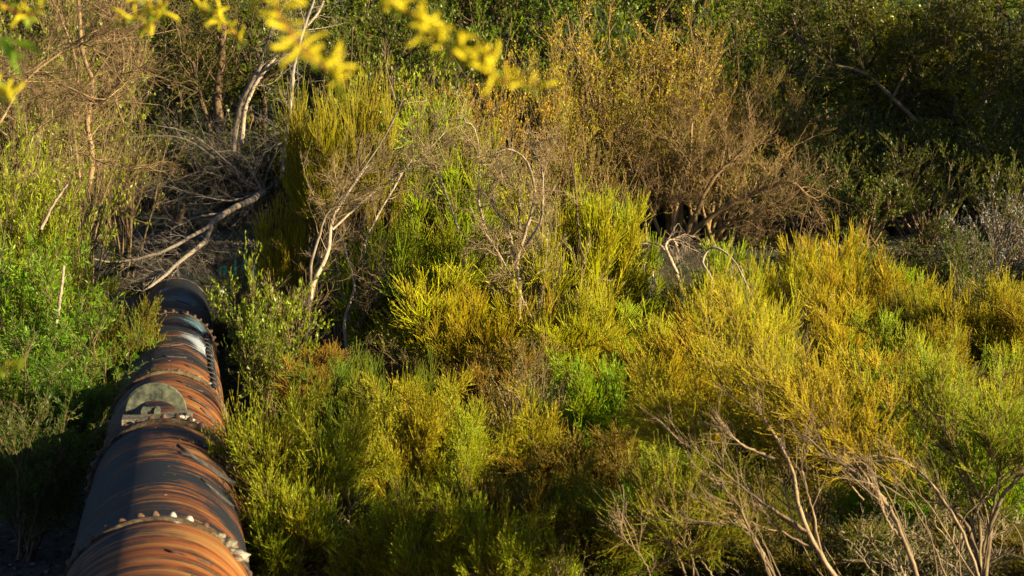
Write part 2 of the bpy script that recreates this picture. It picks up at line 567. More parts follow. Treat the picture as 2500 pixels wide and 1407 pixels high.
def pipe_mat(name, base_dark=1.0):
    m, nt, b = new_mat(name)
    uv = nd(nt, 'ShaderNodeUVMap', uv_map='UVMap')
    sp = nd(nt, 'ShaderNodeSeparateXYZ')
    nt.links.new(uv.outputs[0], sp.inputs[0])
    u, v = sp.outputs[0], sp.outputs[1]            # u: metres round from the crest, v: metres along

    def st(su, sv, scale=1, detail=6, rough=.6, off=0.):
        cb = nd(nt, 'ShaderNodeCombineXYZ')
        nt.links.new(mth(nt, 'MULTIPLY', u, su), cb.inputs[0])
        nt.links.new(mth(nt, 'MULTIPLY_ADD', v, sv, off), cb.inputs[1])
        cb.inputs[2].default_value = off
        return noise(nt, cb.outputs[0], scale, detail, rough)

    def bump_at(x, c, w):                          # soft box of half width w round c
        d = mth(nt, 'ABSOLUTE', mth(nt, 'SUBTRACT', x, c))
        return mth(nt, 'SUBTRACT', 1.0, mth(nt, 'DIVIDE', d, w), clamp=True)

    fine = st(.9, 26, 1, 9, .76)  # streaks round the pipe: partly rust, partly twig shadows put into the colour
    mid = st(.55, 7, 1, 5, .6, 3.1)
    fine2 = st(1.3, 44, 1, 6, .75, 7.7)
    patch = st(1.3, 1.1, 1, 6, .6, 12.3)
    blot = st(6, 9, 1, 6, .7, 20.)
    # where the paint is worn to rust, along the pipe
    zone = ramp(nt, mth(nt, 'MULTIPLY_ADD', v, 1 / 36., 6 / 36.),
                [(0, (.72,)), (.155, (.72,)), (.175, (.47,)), (.235, (.44,)), (.27, (.58,)), (.31, (.64,)), (.40, (.64,)), (.50, (.54,)), (.60, (.50,)), (.70, (.34,)), (.85, (.22,))])
    def nrm(x, lo=.34, hi=.66):
        n = nd(nt, 'ShaderNodeMapRange')
        n.inputs[1].default_value, n.inputs[2].default_value = lo, hi
        nt.links.new(x, n.inputs[0])
        return n.outputs[0]
    right = mth(nt, 'MULTIPLY', u, .13)  # more rust to the right, partly standing for the sunlit flank
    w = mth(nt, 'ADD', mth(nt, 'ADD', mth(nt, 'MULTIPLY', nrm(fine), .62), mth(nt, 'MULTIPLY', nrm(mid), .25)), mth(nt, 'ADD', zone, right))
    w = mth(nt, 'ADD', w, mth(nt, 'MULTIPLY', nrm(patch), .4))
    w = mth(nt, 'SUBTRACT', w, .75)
    worn_lit = ramp(nt, w, [(.47, (0,)), (.55, (1,))])
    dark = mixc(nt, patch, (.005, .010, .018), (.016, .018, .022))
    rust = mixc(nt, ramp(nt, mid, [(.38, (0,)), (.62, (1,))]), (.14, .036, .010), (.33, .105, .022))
    rust = mixc(nt, ramp(nt, fine2, [(.45, (0,)), (.7, (1,))]), rust, (.05, .02, .012))  # dark streaks in the rust, partly painted twig shadow
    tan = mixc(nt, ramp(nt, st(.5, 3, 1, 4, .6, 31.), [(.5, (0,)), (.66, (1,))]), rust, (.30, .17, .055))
    c = mixc(nt, worn_lit, dark, tan)
    # black scabs
    c = mixc(nt, ramp(nt, blot, [(.64, (0,)), (.68, (1,))]), c, (.012, .010, .010))
    # splashes of pale paint on the far part
    def splash(vc, vw, uc, uw, col, thr):
        nonlocal c
        k = mth(nt, 'MULTIPLY', bump_at(v, vc, vw), bump_at(u, uc, uw))
        k = mth(nt, 'ADD', mth(nt, 'MULTIPLY', k, .55), mth(nt, 'ADD', mth(nt, 'MULTIPLY', nrm(fine, .3, .7), .42), mth(nt, 'MULTIPLY', nrm(patch), .2)))
        c = mixc(nt, ramp(nt, k, [(thr - .25, (0,)), (thr - .12, (1,))]), c, col)
    splash(14.6, 3.2, .42, .5, (.34, .38, .45), .84)
    splash(14.0, 2.0, .58, .4, (.56, .58, .64), .93)
    splash(17.5, 3.2, .45, .6, (.16, .27, .33), .84)
    splash(16.8, 2.0, -.65, .35, (.34, .46, .50), .80)
    splash(22.0, 6.0, .2, 1.2, (.05, .13, .17), .92)
    splash(24.5, 3.5, -.2, .9, (.16, .24, .28), 1.05)
    splash(-.10, .12, .15, .16, (.62, .66, .62), .98)
    nt.links.new(c, b.inputs['Base Color'])
    nt.links.new(ramp(nt, fine, [(.3, (.55,)), (.7, (.9,))]), b.inputs['Roughness'])
    b.inputs['Specular IOR Level'].default_value = .22
    bp = nd(nt, 'ShaderNodeBump')
    bp.inputs['Distance'].default_value = .012
    bp.inputs['Strength'].default_value = .7
    nt.links.new(mth(nt, 'ADD', mth(nt, 'ADD', fine, mth(nt, 'MULTIPLY', fine2, .6)), worn_lit), bp.inputs['Height'])
    nt.links.new(bp.outputs[0], b.inputs['Normal'])
    return m


def uvgrid(name, mat, P, U, V, parent):
    ny, nx, _ = P.shape
    i = np.arange(ny - 1)[:, None] * nx + np.arange(nx - 1)[None]
    q = np.stack([i, i + 1, i + nx + 1, i + nx], -1).reshape(-1, 4)
    g = Geo(); g.add(P.reshape(-1, 3), q, np.full((ny * nx, 4), .5))
    me = g.mesh(name, mat)
    uvl = me.uv_layers.new(name='UVMap')
    li = np.empty(len(me.loops), np.int32); me.loops.foreach_get('vertex_index', li)
    uvv = np.stack([U.ravel(), V.ravel()], -1)[li]
    uvl.data.foreach_set('uv', uvv.astype(np.float32).ravel())
    return obj(name, me, parent)


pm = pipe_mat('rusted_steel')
pipe = empty('steel_pipe', tuple(A0 - UPV * R))
pipe.location = (0, 0, 0)
tag(pipe, 'large rusty steel pipe with bolted joints running away from the camera to a concrete wall', 'pipe')
JO = [0.0, 5.32, 9.7, 18.6, 27.5]
secs = [(-9.0, JO[0], .712), (JO[0], JO[1], .700), (JO[1], JO[2], .690), (JO[2], JO[3], .700), (JO[3], JO[4], .694), (JO[4], LEN + .9, .700)]
for s0, s1, r in secs:
    ns = max(6, int((s1 - s0) / .12)); na = 96
    s = np.linspace(s0, s1, ns); a = np.linspace(-math.pi, math.pi, na + 1)
    SS, AA = np.meshgrid(s, a, indexing='ij')
    rr = r + .003 * np.sin(SS * 2.1 + 3 * np.cos(AA)) + .002 * np.sin(AA * 5 + SS)
    P = A0 + AX * SS[..., None] + rr[..., None] * (np.cos(AA)[..., None] * UPV + np.sin(AA)[..., None] * SIDE)
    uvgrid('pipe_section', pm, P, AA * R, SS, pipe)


def band(s, wd, h, r, rough=0.0):
    prof = [(-wd / 2, 0), (-wd / 2, h), (-wd / 6, h * 1.15), (wd / 2, h * .8), (wd / 2, 0)]
    a = np.linspace(-math.pi, math.pi, 161)
    nz = rough * np.cumsum(rng.normal(size=161)) * .25
    nz -= np.linspace(nz[0], nz[-1], 161)
    P = np.stack([A0 + AX * (s + q[0] + nz[:, None] * (1 if q[0] > 0 else .3)) + (r + q[1] + rough * .3 * abs(rng.normal(size=161))[:, None] * (q[1] > 0)) * (np.cos(a)[:, None] * UPV + np.sin(a)[:, None] * SIDE) for q in prof])
    U = np.tile(a * R, (len(prof), 1)); V = np.tile(np.array([s + q[0] for q in prof])[:, None], (1, 161))
    return uvgrid('joint_band', band_m, P, U, V, pipe)


def crust_mat():
    m, nt, b = new_mat('crusted_band')
    tc = nd(nt, 'ShaderNodeTexCoord')
    n1 = noise(nt, tc.outputs['Object'], 22, 8, .7)
    n2 = noise(nt, tc.outputs['Object'], 5, 5, .6)
    c = mixc(nt, ramp(nt, n1, [(.38, (0,)), (.6, (1,))]), (.010, .009, .009), (.10, .055, .024))
    c = mixc(nt, ramp(nt, n2, [(.5, (0,)), (.6, (.8,))]), c, (.16, .12, .065))
    nt.links.new(c, b.inputs['Base Color'])
    b.inputs['Roughness'].default_value = .9
    bp = nd(nt, 'ShaderNodeBump'); bp.inputs['Distance'].default_value = .02
    nt.links.new(n1, bp.inputs['Height']); nt.links.new(bp.outputs[0], b.inputs['Normal'])
    return m


band_m = crust_mat()
band(JO[0] - .02, .10, .018, .712, .006)
band(JO[1] - .05, .22, .030, .700, .02)
band(JO[2], .20, .024, .695, .02)
band(JO[3], .10, .015, .700, .006)
band(JO[4], .10, .015, .700, .006)


def rust_mat(name, a, bcol, sc=18):
    m, nt, b = new_mat(name)
    tc = nd(nt, 'ShaderNodeTexCoord')
    n1 = noise(nt, tc.outputs['Object'], sc, 8, .7)
    c = mixc(nt, ramp(nt, n1, [(.38, (0,)), (.62, (1,))]), a, bcol)
    nt.links.new(c, b.inputs['Base Color'])
    b.inputs['Roughness'].default_value = .75
    bp = nd(nt, 'ShaderNodeBump'); bp.inputs['Distance'].default_value = .008
    nt.links.new(n1, bp.inputs['Height']); nt.links.new(bp.outputs[0], b.inputs['Normal'])
    return m


rivet_m = rust_mat('rusty_rivet', (.04, .018, .012), (.16, .07, .032), 30)
rivet_white = rust_mat('paint_splashed_rivet', (.30, .22, .15), (.62, .66, .62), 30)


def rivet_mesh(mat):
    prof = [(.036, -.01), (.035, .006), (.029, .022), (.019, .038), (.008, .047)]
    k = 10
    a = np.arange(k) * 2 * np.pi / k
    v = np.concatenate([np.stack([r * np.cos(a), r * np.sin(a), np.full(k, z)], -1) for r, z in prof])
    q = np.array([[i * k + j, i * k + (j + 1) % k, (i + 1) * k + (j + 1) % k, (i + 1) * k + j] for i in range(len(prof) - 1) for j in range(k)])
    g = Geo(); g.add(v, q, np.full((len(v), 4), .5))
    return g.mesh('rivet', mat)


rm, rw = rivet_mesh(rivet_m), rivet_mesh(rivet_white)
for js, off, n0, sc in ((JO[0], .085, 13, 1.0), (JO[1], .0, 13, .95), (JO[1], .30, 13, .8), (JO[2], .02, 13, .9), (JO[3], 0, 9, .8)):
    for k in range(-n0, n0 + 1):
        ang = k * .168 + rng.normal() * .008
        p = pp(js + off, ang, .697 if off else .722)
        white = js == 0 and k in (1, 2)
        o = obj('rivet', rw if white else rm, pipe)
        nrm = Vector(tuple(math.cos(ang) * UPV + math.sin(ang) * SIDE))
        o.location = tuple(p)
        o.rotation_euler = nrm.to_track_quat('Z', 'Y').to_euler()
        s_ = 1.12 * sc * (.85 + .3 * rng.random())
        o.scale = (s_, s_, s_ * (.8 + .35 * rng.random()))
        if white:
            o['label'] = 'rivet splashed with white paint'

# scabs of peeling coating on the pipe
def scab_mesh(nseed):
    r_ = np.random.default_rng(nseed)
    k = 12
    a = np.arange(k) * 2 * np.pi / k
    rad = 1 + .35 * r_.normal(size=k)
    top = np.stack([rad * np.cos(a) * .035, rad * np.sin(a) * .16, np.full(k, .006) + .006 * r_.random(k)], -1)
    bot = top * np.array([1, 1, 0]) + np.array([0, 0, -.006])
    v = np.concatenate([bot, top, [[0, 0, .012]] * k])
    q = np.array([[i * k + j, i * k + (j + 1) % k, (i + 1) * k + (j + 1) % k, (i + 1) * k + j] for i in range(2) for j in range(k)])
    g = Geo(); g.add(v, q, np.full((len(v), 4), .5))
    return g.mesh('coating_flake', rust_mat('peeling_coating', (.012, .012, .014), (.07, .06, .055), 25))


flakes = [scab_mesh(i) for i in (1, 2, 3)]
for s_, ang, sc in ((3.2, .62, 1.5), (3.3, .35, .6), (2.1, .75, .9), (4.3, .7, 1.0), (6.8, .8, 1.0), (8.6, .4, .8), (11.5, .1, .9), (10.6, .5, .7), (12.9, -.1, .8), (-1.2, .35, .8), (-1.9, .55, 1.0), (16.5, .6, 1.1), (21, .3, 1.2), (7.5, .55, .9)):
    o = obj('coating_flake', flakes[int(rng.integers(3))], pipe)
    z = Vector(tuple(math.cos(ang) * UPV + math.sin(ang) * SIDE)); x = Vector(tuple(AX)); y = z.cross(x)
    from mathutils import Matrix
    mt = Matrix((x, y, z)).transposed().to_4x4()
    mt.translation = Vector(tuple(pp(s_, ang, .704)))
    mt = mt @ Matrix.Rotation(rng.normal() * .15, 4, 'Z') @ Matrix.Scale(sc, 4)
    o.matrix_basis = mt

# cable strapped along the right flank
g = Geo()
sv = np.linspace(9.75, 17.2, 60)
cp = pp(sv, .86 + .02 * np.sin(sv * 3) - .035 * (sv - 10) / 7, .728)
g.tubes(cp[None], .026, .024, 10)
cable = obj('cable', g.mesh('cable', rust_mat('black_cable', (.012, .012, .014), (.05, .05, .05), 8)), pipe)
g = Geo()
for s_ in np.arange(9.9, 17, .55):
    a_ = np.linspace(.72, .98, 7) - .035 * (s_ - 10) / 7
    rr = .735 + .03 * np.sin((np.arange(7)) / 6 * math.pi)
    g.tubes(np.stack([pp(s_, x_, r_) for x_, r_ in zip(a_, rr)])[None], .011, .011, 6)
CSO = obj('cable_straps', g.mesh('cable_straps', bpy.data.materials['black_cable']), cable)
CSO['kind'] = 'stuff'


# dead leaves lying on the pipe
g = Geo()
n_ = 110
sv = rng.uniform(-3, 20, n_); av = np.clip(rng.normal(size=n_) * .3, -.6, .6)
Pl = pp(sv, av, .712)
Dl = rng.normal(size=(n_, 1)) * AX + rng.normal(size=(n_, 1)) * SIDE
g.leaves(Pl, Dl, .024 * (.5 + rng.random(n_)), .009, fold=.1)
tag(obj('fallen_leaves', g.mesh('fallen_leaves', M['grey']), pipe, (.14, .085, .035)), kind='stuff')

# yoke bracket standing on the saddle
def solid(name, outline, thick, mat, origin, ux, uz, uy, parent):
    """closed outline (n,2) in ux/uz extruded along uy, caps as a fan of quads through bmesh"""
    import bmesh
    bm = bmesh.new()
    n = len(outline)
    f = [bm.verts.new(tuple(origin + ux * x + uz * z)) for x, z in outline]
    b = [bm.verts.new(tuple(origin + ux * x + uz * z + uy * thick)) for x, z in outline]
    bm.faces.new(f); bm.faces.new(b[::-1])
    for i in range(n):
        bm.faces.new((f[i], b[i], b[(i + 1) % n], f[(i + 1) % n]))
    bmesh.ops.recalc_face_normals(bm, faces=bm.faces)
    bmesh.ops.triangulate(bm, faces=[x for x in bm.faces if len(x.verts) > 4])
    me = bpy.data.meshes.new(name); bm.to_mesh(me); bm.free()
    me.materials.append(mat)
    return obj(name, me, parent)


moss = rust_mat('mossy_cast_iron', (.014, .020, .016), (.12, .125, .08), 11)
mossl = rust_mat('speckled_ledge', (.03, .03, .025), (.24, .20, .14), 30)
E = A0 + AX * 5.95 + UPV * (.69)              # crest beside the joint
a = np.linspace(math.pi, 0, 25)
outer = [(-.295 + 0, .0)] + [(.295 * math.cos(t), .02 + .275 * math.sin(t)) for t in a] + [(.295, .0)]
inner = [(.205, 0)] + [(.205 * math.cos(t), .02 + .115 * math.sin(t)) for t in a[::-1]] + [(-.205, 0)]
UZ = np.array([0, 0, 1.])
ux = SIDE * 1.0
arch = solid('yoke_plate', outer + inner, .05, moss, E - SIDE * .09, ux, UZ, AX, pipe)
arch['label'] = 'arched mossy iron plate standing over the joint'
# rim lip on the arch
g = Geo()
pts = np.array([E - SIDE * .09 + AX * .025 + ux * (.30 * math.cos(t)) + UZ * (.02 + .282 * math.sin(t)) for t in np.linspace(math.pi, 0, 24)])
g.tubes(pts[None], .017, .017, 6)
obj('rim', g.mesh('rim', moss), arch)
for sx_ in (-.11, .02):
    lug = solid('lug', [(-.03, -.03), (.03, -.03), (.034, .05), (.012, .085), (-.012, .085), (-.03, .05)], .09, moss, E - AX * .12 - SIDE * .09 + ux * sx_, ux, UZ, AX, pipe)
g = Geo()
g.tubes(np.array([E - AX * .07 - SIDE * .09 + ux * x + UZ * .055 for x in np.linspace(-.13, .05, 4)])[None], .028, .028, 10)
obj('pin', g.mesh('pin', moss), pipe)
solid('ledge', [(-.34, -.055), (.34, -.02), (.335, .03), (.10, .02), (-.34, .0)], .42, mossl, E - AX * .42 - SIDE * .07, ux, UZ, AX, pipe)
solid('bracket_foot', [(-.03, -.22), (.03, -.20), (.03, .0), (-.03, .0)], .16, moss, E - AX * .40 - SIDE * .37, ux, UZ, AX, pipe)
solid('bracket_foot', [(-.03, -.12), (.035, -.14), (.03, .05), (-.03, .06)], .16, mossl, E - AX * .40 + SIDE * .25, ux, UZ, AX, pipe)
# droppings / pale lime lumps
lime = rust_mat('lime_crust', (.12, .09, .06), (.50, .44, .36), 35)


def lump(name, p, r, mat, parent, sq=(1, 1, .5), seed=0):
    import bmesh
    bm = bmesh.new()
    bmesh.ops.create_icosphere(bm, subdivisions=2, radius=1)
    rr = np.random.default_rng(seed)
    ph = rr.random(6) * 6
    for v_ in bm.verts:
        x, y, z = v_.co
        k = 1 + .18 * math.sin(3 * x + ph[0]) * math.cos(2.6 * y + ph[1]) + .12 * math.sin(6 * z + ph[2] + 3 * x) + .06 * rr.normal()
        v_.co = Vector((x * k * sq[0], y * k * sq[1], z * k * sq[2])) * r
    me = bpy.data.meshes.new(name); bm.to_mesh(me); bm.free()
    me.materials.append(mat)
    o = obj(name, me, parent); o.location = tuple(p)
    return o


for k, (s_, ang, r_) in enumerate(((5.5, .22, .05), (5.52, .30, .06), (5.5, .36, .045), (5.42, .45, .05), (5.4, .55, .04), (.0, .66, .05), (-.05, .78, .07), (-.12, .9, .09), (.02, 1.0, .06), (9.72, .5, .04), (9.7, .7, .05))):
    lump('lime_crust', pp(s_, ang, .725), r_, lime if k in (0, 1, 2, 7) else mossl, pipe, seed=k)

# ------------------------------------------------------------------ headwall, rocks, litter
def wall_mat():
    m, nt, b = new_mat('painted_concrete')
    tc = nd(nt, 'ShaderNodeTexCoord')
    o = tc.outputs['Object']
    sp = nd(nt, 'ShaderNodeSeparateXYZ'); nt.links.new(o, sp.inputs[0])
    x, z = sp.outputs[0], sp.outputs[2]
    n1 = noise(nt, o, 3, 8, .7); n2 = noise(nt, o, 9, 6, .7)
    c = mixc(nt, ramp(nt, n1, [(.4, (0,)), (.6, (1,))]), (.010, .010, .010), (.035, .032, .028))

    def add(mask, col, k=1.0):
        nonlocal c
        mm = mth(nt, 'MULTIPLY', mask, mth(nt, 'MULTIPLY', ramp(nt, n2, [(.36, (0,)), (.52, (1,))]), k))
        c = mixc(nt, mm, c, col)

    def ring(cx, cz, rx, rz, w, col, k=1.0):
        dx = mth(nt, 'DIVIDE', mth(nt, 'SUBTRACT', x, cx), rx); dz = mth(nt, 'DIVIDE', mth(nt, 'SUBTRACT', z, cz), rz)
        d = mth(nt, 'SQRT', mth(nt, 'ADD', mth(nt, 'MULTIPLY', dx, dx), mth(nt, 'MULTIPLY', dz, dz)))
        d = mth(nt, 'ABSOLUTE', mth(nt, 'SUBTRACT', d, .75 if w < .5 else 0))
        add(mth(nt, 'MULTIPLY_ADD', d, -1 / w, 1.3, clamp=True), col, k)

    # local x measured from the centre of the wall
    teal = (.02, .30, .24)
    ring(1.42, .28, .17, .26, .34, teal)
    ring(1.42, .28, .07, .13, .8, teal, .8)
    ring(1.12, .22, .035, .34, 1.0, teal)
    ring(.86, .30, .10, .10, 1.0, teal, .7)
    ring(1.40, -.12, .28, .13, 1.0, (.02, .10, .22), .8)
    ring(.75, .0, .3, .16, 1.0, teal, .35)
    ring(-.45, .1, .12, .2, 1.0, (.02, .05, .18), .6)
    nt.links.new(c, b.inputs['Base Color'])
    b.inputs['Roughness'].default_value = .85
    bp = nd(nt, 'ShaderNodeBump'); bp.inputs['Distance'].default_value = .03
    nt.links.new(n1, bp.inputs['Height']); nt.links.new(bp.outputs[0], b.inputs['Normal'])
    return m


def box_mesh(name, mat, sx, sy, sz, bev=.02, seed=0, jit=0.):
    import bmesh
    bm = bmesh.new()
    bmesh.ops.create_cube(bm, size=1)
    for v_ in bm.verts:
        v_.co = Vector((v_.co.x * sx, v_.co.y * sy, v_.co.z * sz))
    bmesh.ops.subdivide_edges(bm, edges=bm.edges, cuts=2, use_grid_fill=True)
    rr = np.random.default_rng(seed)
    for v_ in bm.verts:
        v_.co += Vector(tuple(rr.normal(size=3) * jit))
    bmesh.ops.bevel(bm, geom=[e for e in bm.edges if e.calc_face_angle(0) > .9], offset=bev, segments=1, affect='EDGES')
    me = bpy.data.meshes.new(name); bm.to_mesh(me); bm.free()
    me.materials.append(mat)
    return me


wc = W(430, 650, 43.3)
hw = obj('concrete_headwall', box_mesh('wall', wall_mat(), 4.4, .3, 1.5, .03, 1, .006))
hw.location = (wc[0] + .15, wc[1] + .28, 1.22)
hw.rotation_euler = (0, 0, .0)
tag(hw, 'dark concrete headwall with teal graffiti that the pipe runs into', 'wall')

rock_m = rust_mat('dark_stone', (.03, .028, .025), (.12, .11, .095), 4)
for k, (px, py, d, r) in enumerate(((300, 690, 41.5, .42), (330, 735, 40, .35), (255, 720, 40.5, .5), (275, 665, 42.6, .38), (225, 690, 42.5, .45), (330, 660, 43.0, .3), (300, 760, 38.5, .35))):
    p = W(px, py, d)
    o = lump('rock', (p[0], p[1], float(G(p[0], p[1])) + r * .35), r, rock_m, None, (1.1, .9, .8), 40 + k)
    tag(o, 'dark rubble boulder heaped left of the pipe below the headwall', 'rock', 'rubble boulders by the headwall')

paper, nt_, b_ = new_mat('white_paper'); b_.inputs['Base Color'].default_value = (.75, .75, .78, 1)
p = W(553, 690, 41.0); p[2] = float(G(p[0], p[1])) + .03
g = Geo()
rr = np.random.default_rng(5)
X, Y = np.meshgrid(np.linspace(-.13, .13, 9), np.linspace(-.16, .16, 7))
Z = .05 * rr.random(X.shape) + .05 * np.abs(X) / .13
i = np.arange(6)[:, None] * 9 + np.arange(8)[None]
g.add(np.stack([X, Y, Z], -1).reshape(-1, 3), np.stack([i, i + 1, i + 10, i + 9], -1).reshape(-1, 4), np.ones((63, 4)))
o = obj('litter_paper', g.mesh('paper', paper)); o.location = tuple(p)
tag(o, 'crumpled white scrap of litter on the ground right of the pipe end', 'litter')

# pale post with cap behind the willow
conc = rust_mat('pale_concrete', (.16, .15, .15), (.42, .40, .42), 12)
pb = W(208, 790, 36.5)
post = empty('marker_post', (pb[0], pb[1], float(G(pb[0], pb[1]))))
tag(post, 'short pale post with flat stacked cap half hidden behind the green willow', 'post')
hgt = pb[2] - post.location.z + .05
o = obj('shaft', box_mesh('shaft', conc, .17, .17, hgt + .1, .015, 3, .002), post); o.location = (0, 0, hgt / 2 - .05)
for k, (sz_, w_) in enumerate(((.05, .24), (.05, .30), (.09, .17))):
    o = obj('cap', box_mesh('cap', conc, w_, w_, sz_, .01, 4 + k, .003), post); o.location = (0, 0, hgt + .03 + k * .085)


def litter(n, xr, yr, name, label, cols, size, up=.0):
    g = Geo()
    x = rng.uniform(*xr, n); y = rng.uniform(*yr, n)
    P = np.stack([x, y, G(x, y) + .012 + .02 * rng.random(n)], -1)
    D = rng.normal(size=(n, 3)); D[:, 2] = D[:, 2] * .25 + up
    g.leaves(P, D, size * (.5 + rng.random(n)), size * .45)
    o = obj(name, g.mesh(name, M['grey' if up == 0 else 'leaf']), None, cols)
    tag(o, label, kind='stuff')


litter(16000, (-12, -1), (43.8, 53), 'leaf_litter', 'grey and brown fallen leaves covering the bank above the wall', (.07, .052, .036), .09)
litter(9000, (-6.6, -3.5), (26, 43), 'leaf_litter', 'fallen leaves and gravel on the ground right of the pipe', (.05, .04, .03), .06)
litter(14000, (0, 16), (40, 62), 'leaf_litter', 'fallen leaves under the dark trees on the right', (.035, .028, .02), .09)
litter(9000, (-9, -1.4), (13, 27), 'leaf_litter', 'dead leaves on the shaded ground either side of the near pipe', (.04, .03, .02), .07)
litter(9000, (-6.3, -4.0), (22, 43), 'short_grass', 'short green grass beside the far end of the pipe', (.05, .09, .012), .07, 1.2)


# ------------------------------------------------------------------ hand shaped limbs
def spline(pts, n):
    pts = np.asarray(pts, float)
    m = len(pts)
    P = np.concatenate([[2 * pts[0] - pts[1]], pts, [2 * pts[-1] - pts[-2]]])
    t = np.linspace(0, m - 1 - 1e-6, n); i = t.astype(int); f = (t - i)[:, None]
    a, b, c, d = P[i], P[i + 1], P[i + 2], P[i + 3]
    return .5 * (2 * b + (c - a) * f + (2 * a - 5 * b + 4 * c - d) * f ** 2 + (-a + 3 * b - 3 * c + d) * f ** 3)


def traced(limbs, n=26, jit=.004):
    """limbs: list of (points [(px,py,d)], r0 px, r1 px) -> polylines and radii in metres"""
    out = []
    for pts, r0, r1 in limbs:
        P = spline([W(*p) for p in pts], n)
        P += rng.normal(size=P.shape) * jit
        d0, d1 = pts[0][2], pts[-1][2]
        out.append((P, r0 / FPX * d0 / 2, r1 / FPX * d1 / 2))
    return out


def limb_plant(name, label, cat, limbs, bark='bark_white', k2=0, l2=.8, k3=5, l3=.3, k4=4, wob=.2, up=.0, group=None,
               leaves=None, brush=False, bcol=(1, 1, 1), trunk_name='trunk', r2=.006, n=26, jit=.004, ang=.7, t0=.3, twigcol=None, base=None):
    tr = traced(limbs, n, jit)
    P0 = tr[0][0][0] if base is None else np.asarray(base)
    root = empty(name, tuple(P0))
    tag(root, label, cat, group)
    g = Geo()
    for P, r0, r1 in tr:
        g.tubes((P - P0)[None], r0, r1, 8)
    obj(trunk_name, g.mesh(trunk_name, M[bark]), root, bcol)
    if k2:
        g = Geo(); lf = Geo()
        A = np.stack([P - P0 for P, _, _ in tr])
        p, d, i1, _ = kids(A, k2, t0, 1, ang)
        s2 = grow(p, d, l2 * (.4 + .8 * rng.random(len(p))), 8, wob, up)
        g.tubes(s2, r2, r2 * .45, 5)
        p, d, i2, _ = kids(s2, k3, .15, 1, ang)
        s3 = grow(p, d, l3 * (.4 + .9 * rng.random(len(p))), 5, wob, up)
        g.tubes(s3, r2 * .45, r2 * .28, 3)
        p, d, i3, _ = kids(s3, k4, .1, 1, ang)
        s4 = grow(p, d, l3 * (.7 if brush else .45) * (.4 + .9 * rng.random(len(p))), 4, wob, up * (4 if brush else 1))
        if brush:
            cc = np.clip(rng.random(len(s2))[i2][i3] + .15 * rng.normal(size=len(p)), 0, 1)
            lf.tubes(s4, r2 * .45, r2 * .35, 3, cc, rr=(.25, 1))
        else:
            g.tubes(s4, r2 * .3, r2 * .2, 3)
        obj('twigs', g.mesh('twigs', M[bark if twigcol is None else 'twig_tan']), root, twigcol or bcol)
        if leaves:
            mat, ll, lw, kk, colr = leaves
            p, d, i4, _ = kids(s4, kk, .1, 1.05, .7)
            cl = rng.random(len(s2))[i2][i3][i4]
            lf.leaves(p, d, ll * (.6 + .7 * rng.random(len(p))), lw, np.clip(cl + .2 * rng.normal(size=len(p)), 0, 1))
            obj('foliage', lf.mesh('foliage', M[mat]), root, colr)
    return root


def gb(px, d):
    """pixel row where the ground is at this distance"""
    x, y, _ = W(px, 700, d)
    z = float(G(x, y))
    return CY + (math.cos(PITCH) * (CAMH - z) / d - math.sin(PITCH)) * FPX / 1.0 if False else 370 + (CAMH - z) * FPX / d


# --- the two pale trees in the middle and the twigs round them
limb_plant('pale_tree', 'white barked tree forking above its base, right of the glossy leaved shrub', 'tree',
           [([(755, 960, 31.2), (748, 880, 31.3), (750, 800, 31.4), (762, 700, 31.5), (800, 620, 31.7), (810, 540, 31.9), (850, 470, 32.2), (900, 400, 32.5)], 17.3, 4.8),
            ([(760, 705, 31.5), (758, 650, 31.3), (778, 580, 31.3), (800, 520, 31.2), (860, 450, 31.1), (940, 330, 30.9), (985, 240, 30.7)], 8.6, 3.0),
            ([(745, 900, 31.3), (710, 850, 31.1), (700, 820, 31.0)], 7.2, 3.0),
            ([(812, 560, 31.9), (900, 480, 32.3), (1010, 400, 32.7), (1090, 320, 32.9)], 6.5, 2.4)],
           k2=20, l2=1.1, k3=8, l3=.36, k4=4, t0=.45, wob=.16, up=.05, r2=.008, bcol=(1.0, .92, .82), twigcol=(.8, .72, .6))
limb_plant('pale_tree', 'slim grey trees with several twisted trunks behind the white forked tree', 'tree',
           [([(846, 935, 32.0), (846, 860, 32.1), (842, 780, 32.2), (865, 700, 32.3), (850, 640, 32.5), (830, 560, 32.7)], 10.1, 4.2),
            ([(870, 900, 32.7), (868, 820, 32.7), (850, 760, 32.7), (846, 700, 32.9), (820, 630, 33.0), (826, 560, 33.2)], 13.0, 5.4),
            ([(885, 930, 32.5), (872, 840, 32.6), (880, 760, 32.7), (885, 650, 32.9), (900, 570, 33.1), (960, 460, 33.5), (1010, 380, 33.7)], 10.8, 4.2),
            ([(880, 800, 32.7), (900, 750, 32.3), (930, 700, 32.1)], 5.0, 2.4)],
           k2=18, l2=.9, k3=6, l3=.35, k4=4, t0=.4, wob=.2, up=.03, r2=.007, bcol=(.9, .85, .8), twigcol=(.8, .7, .6))
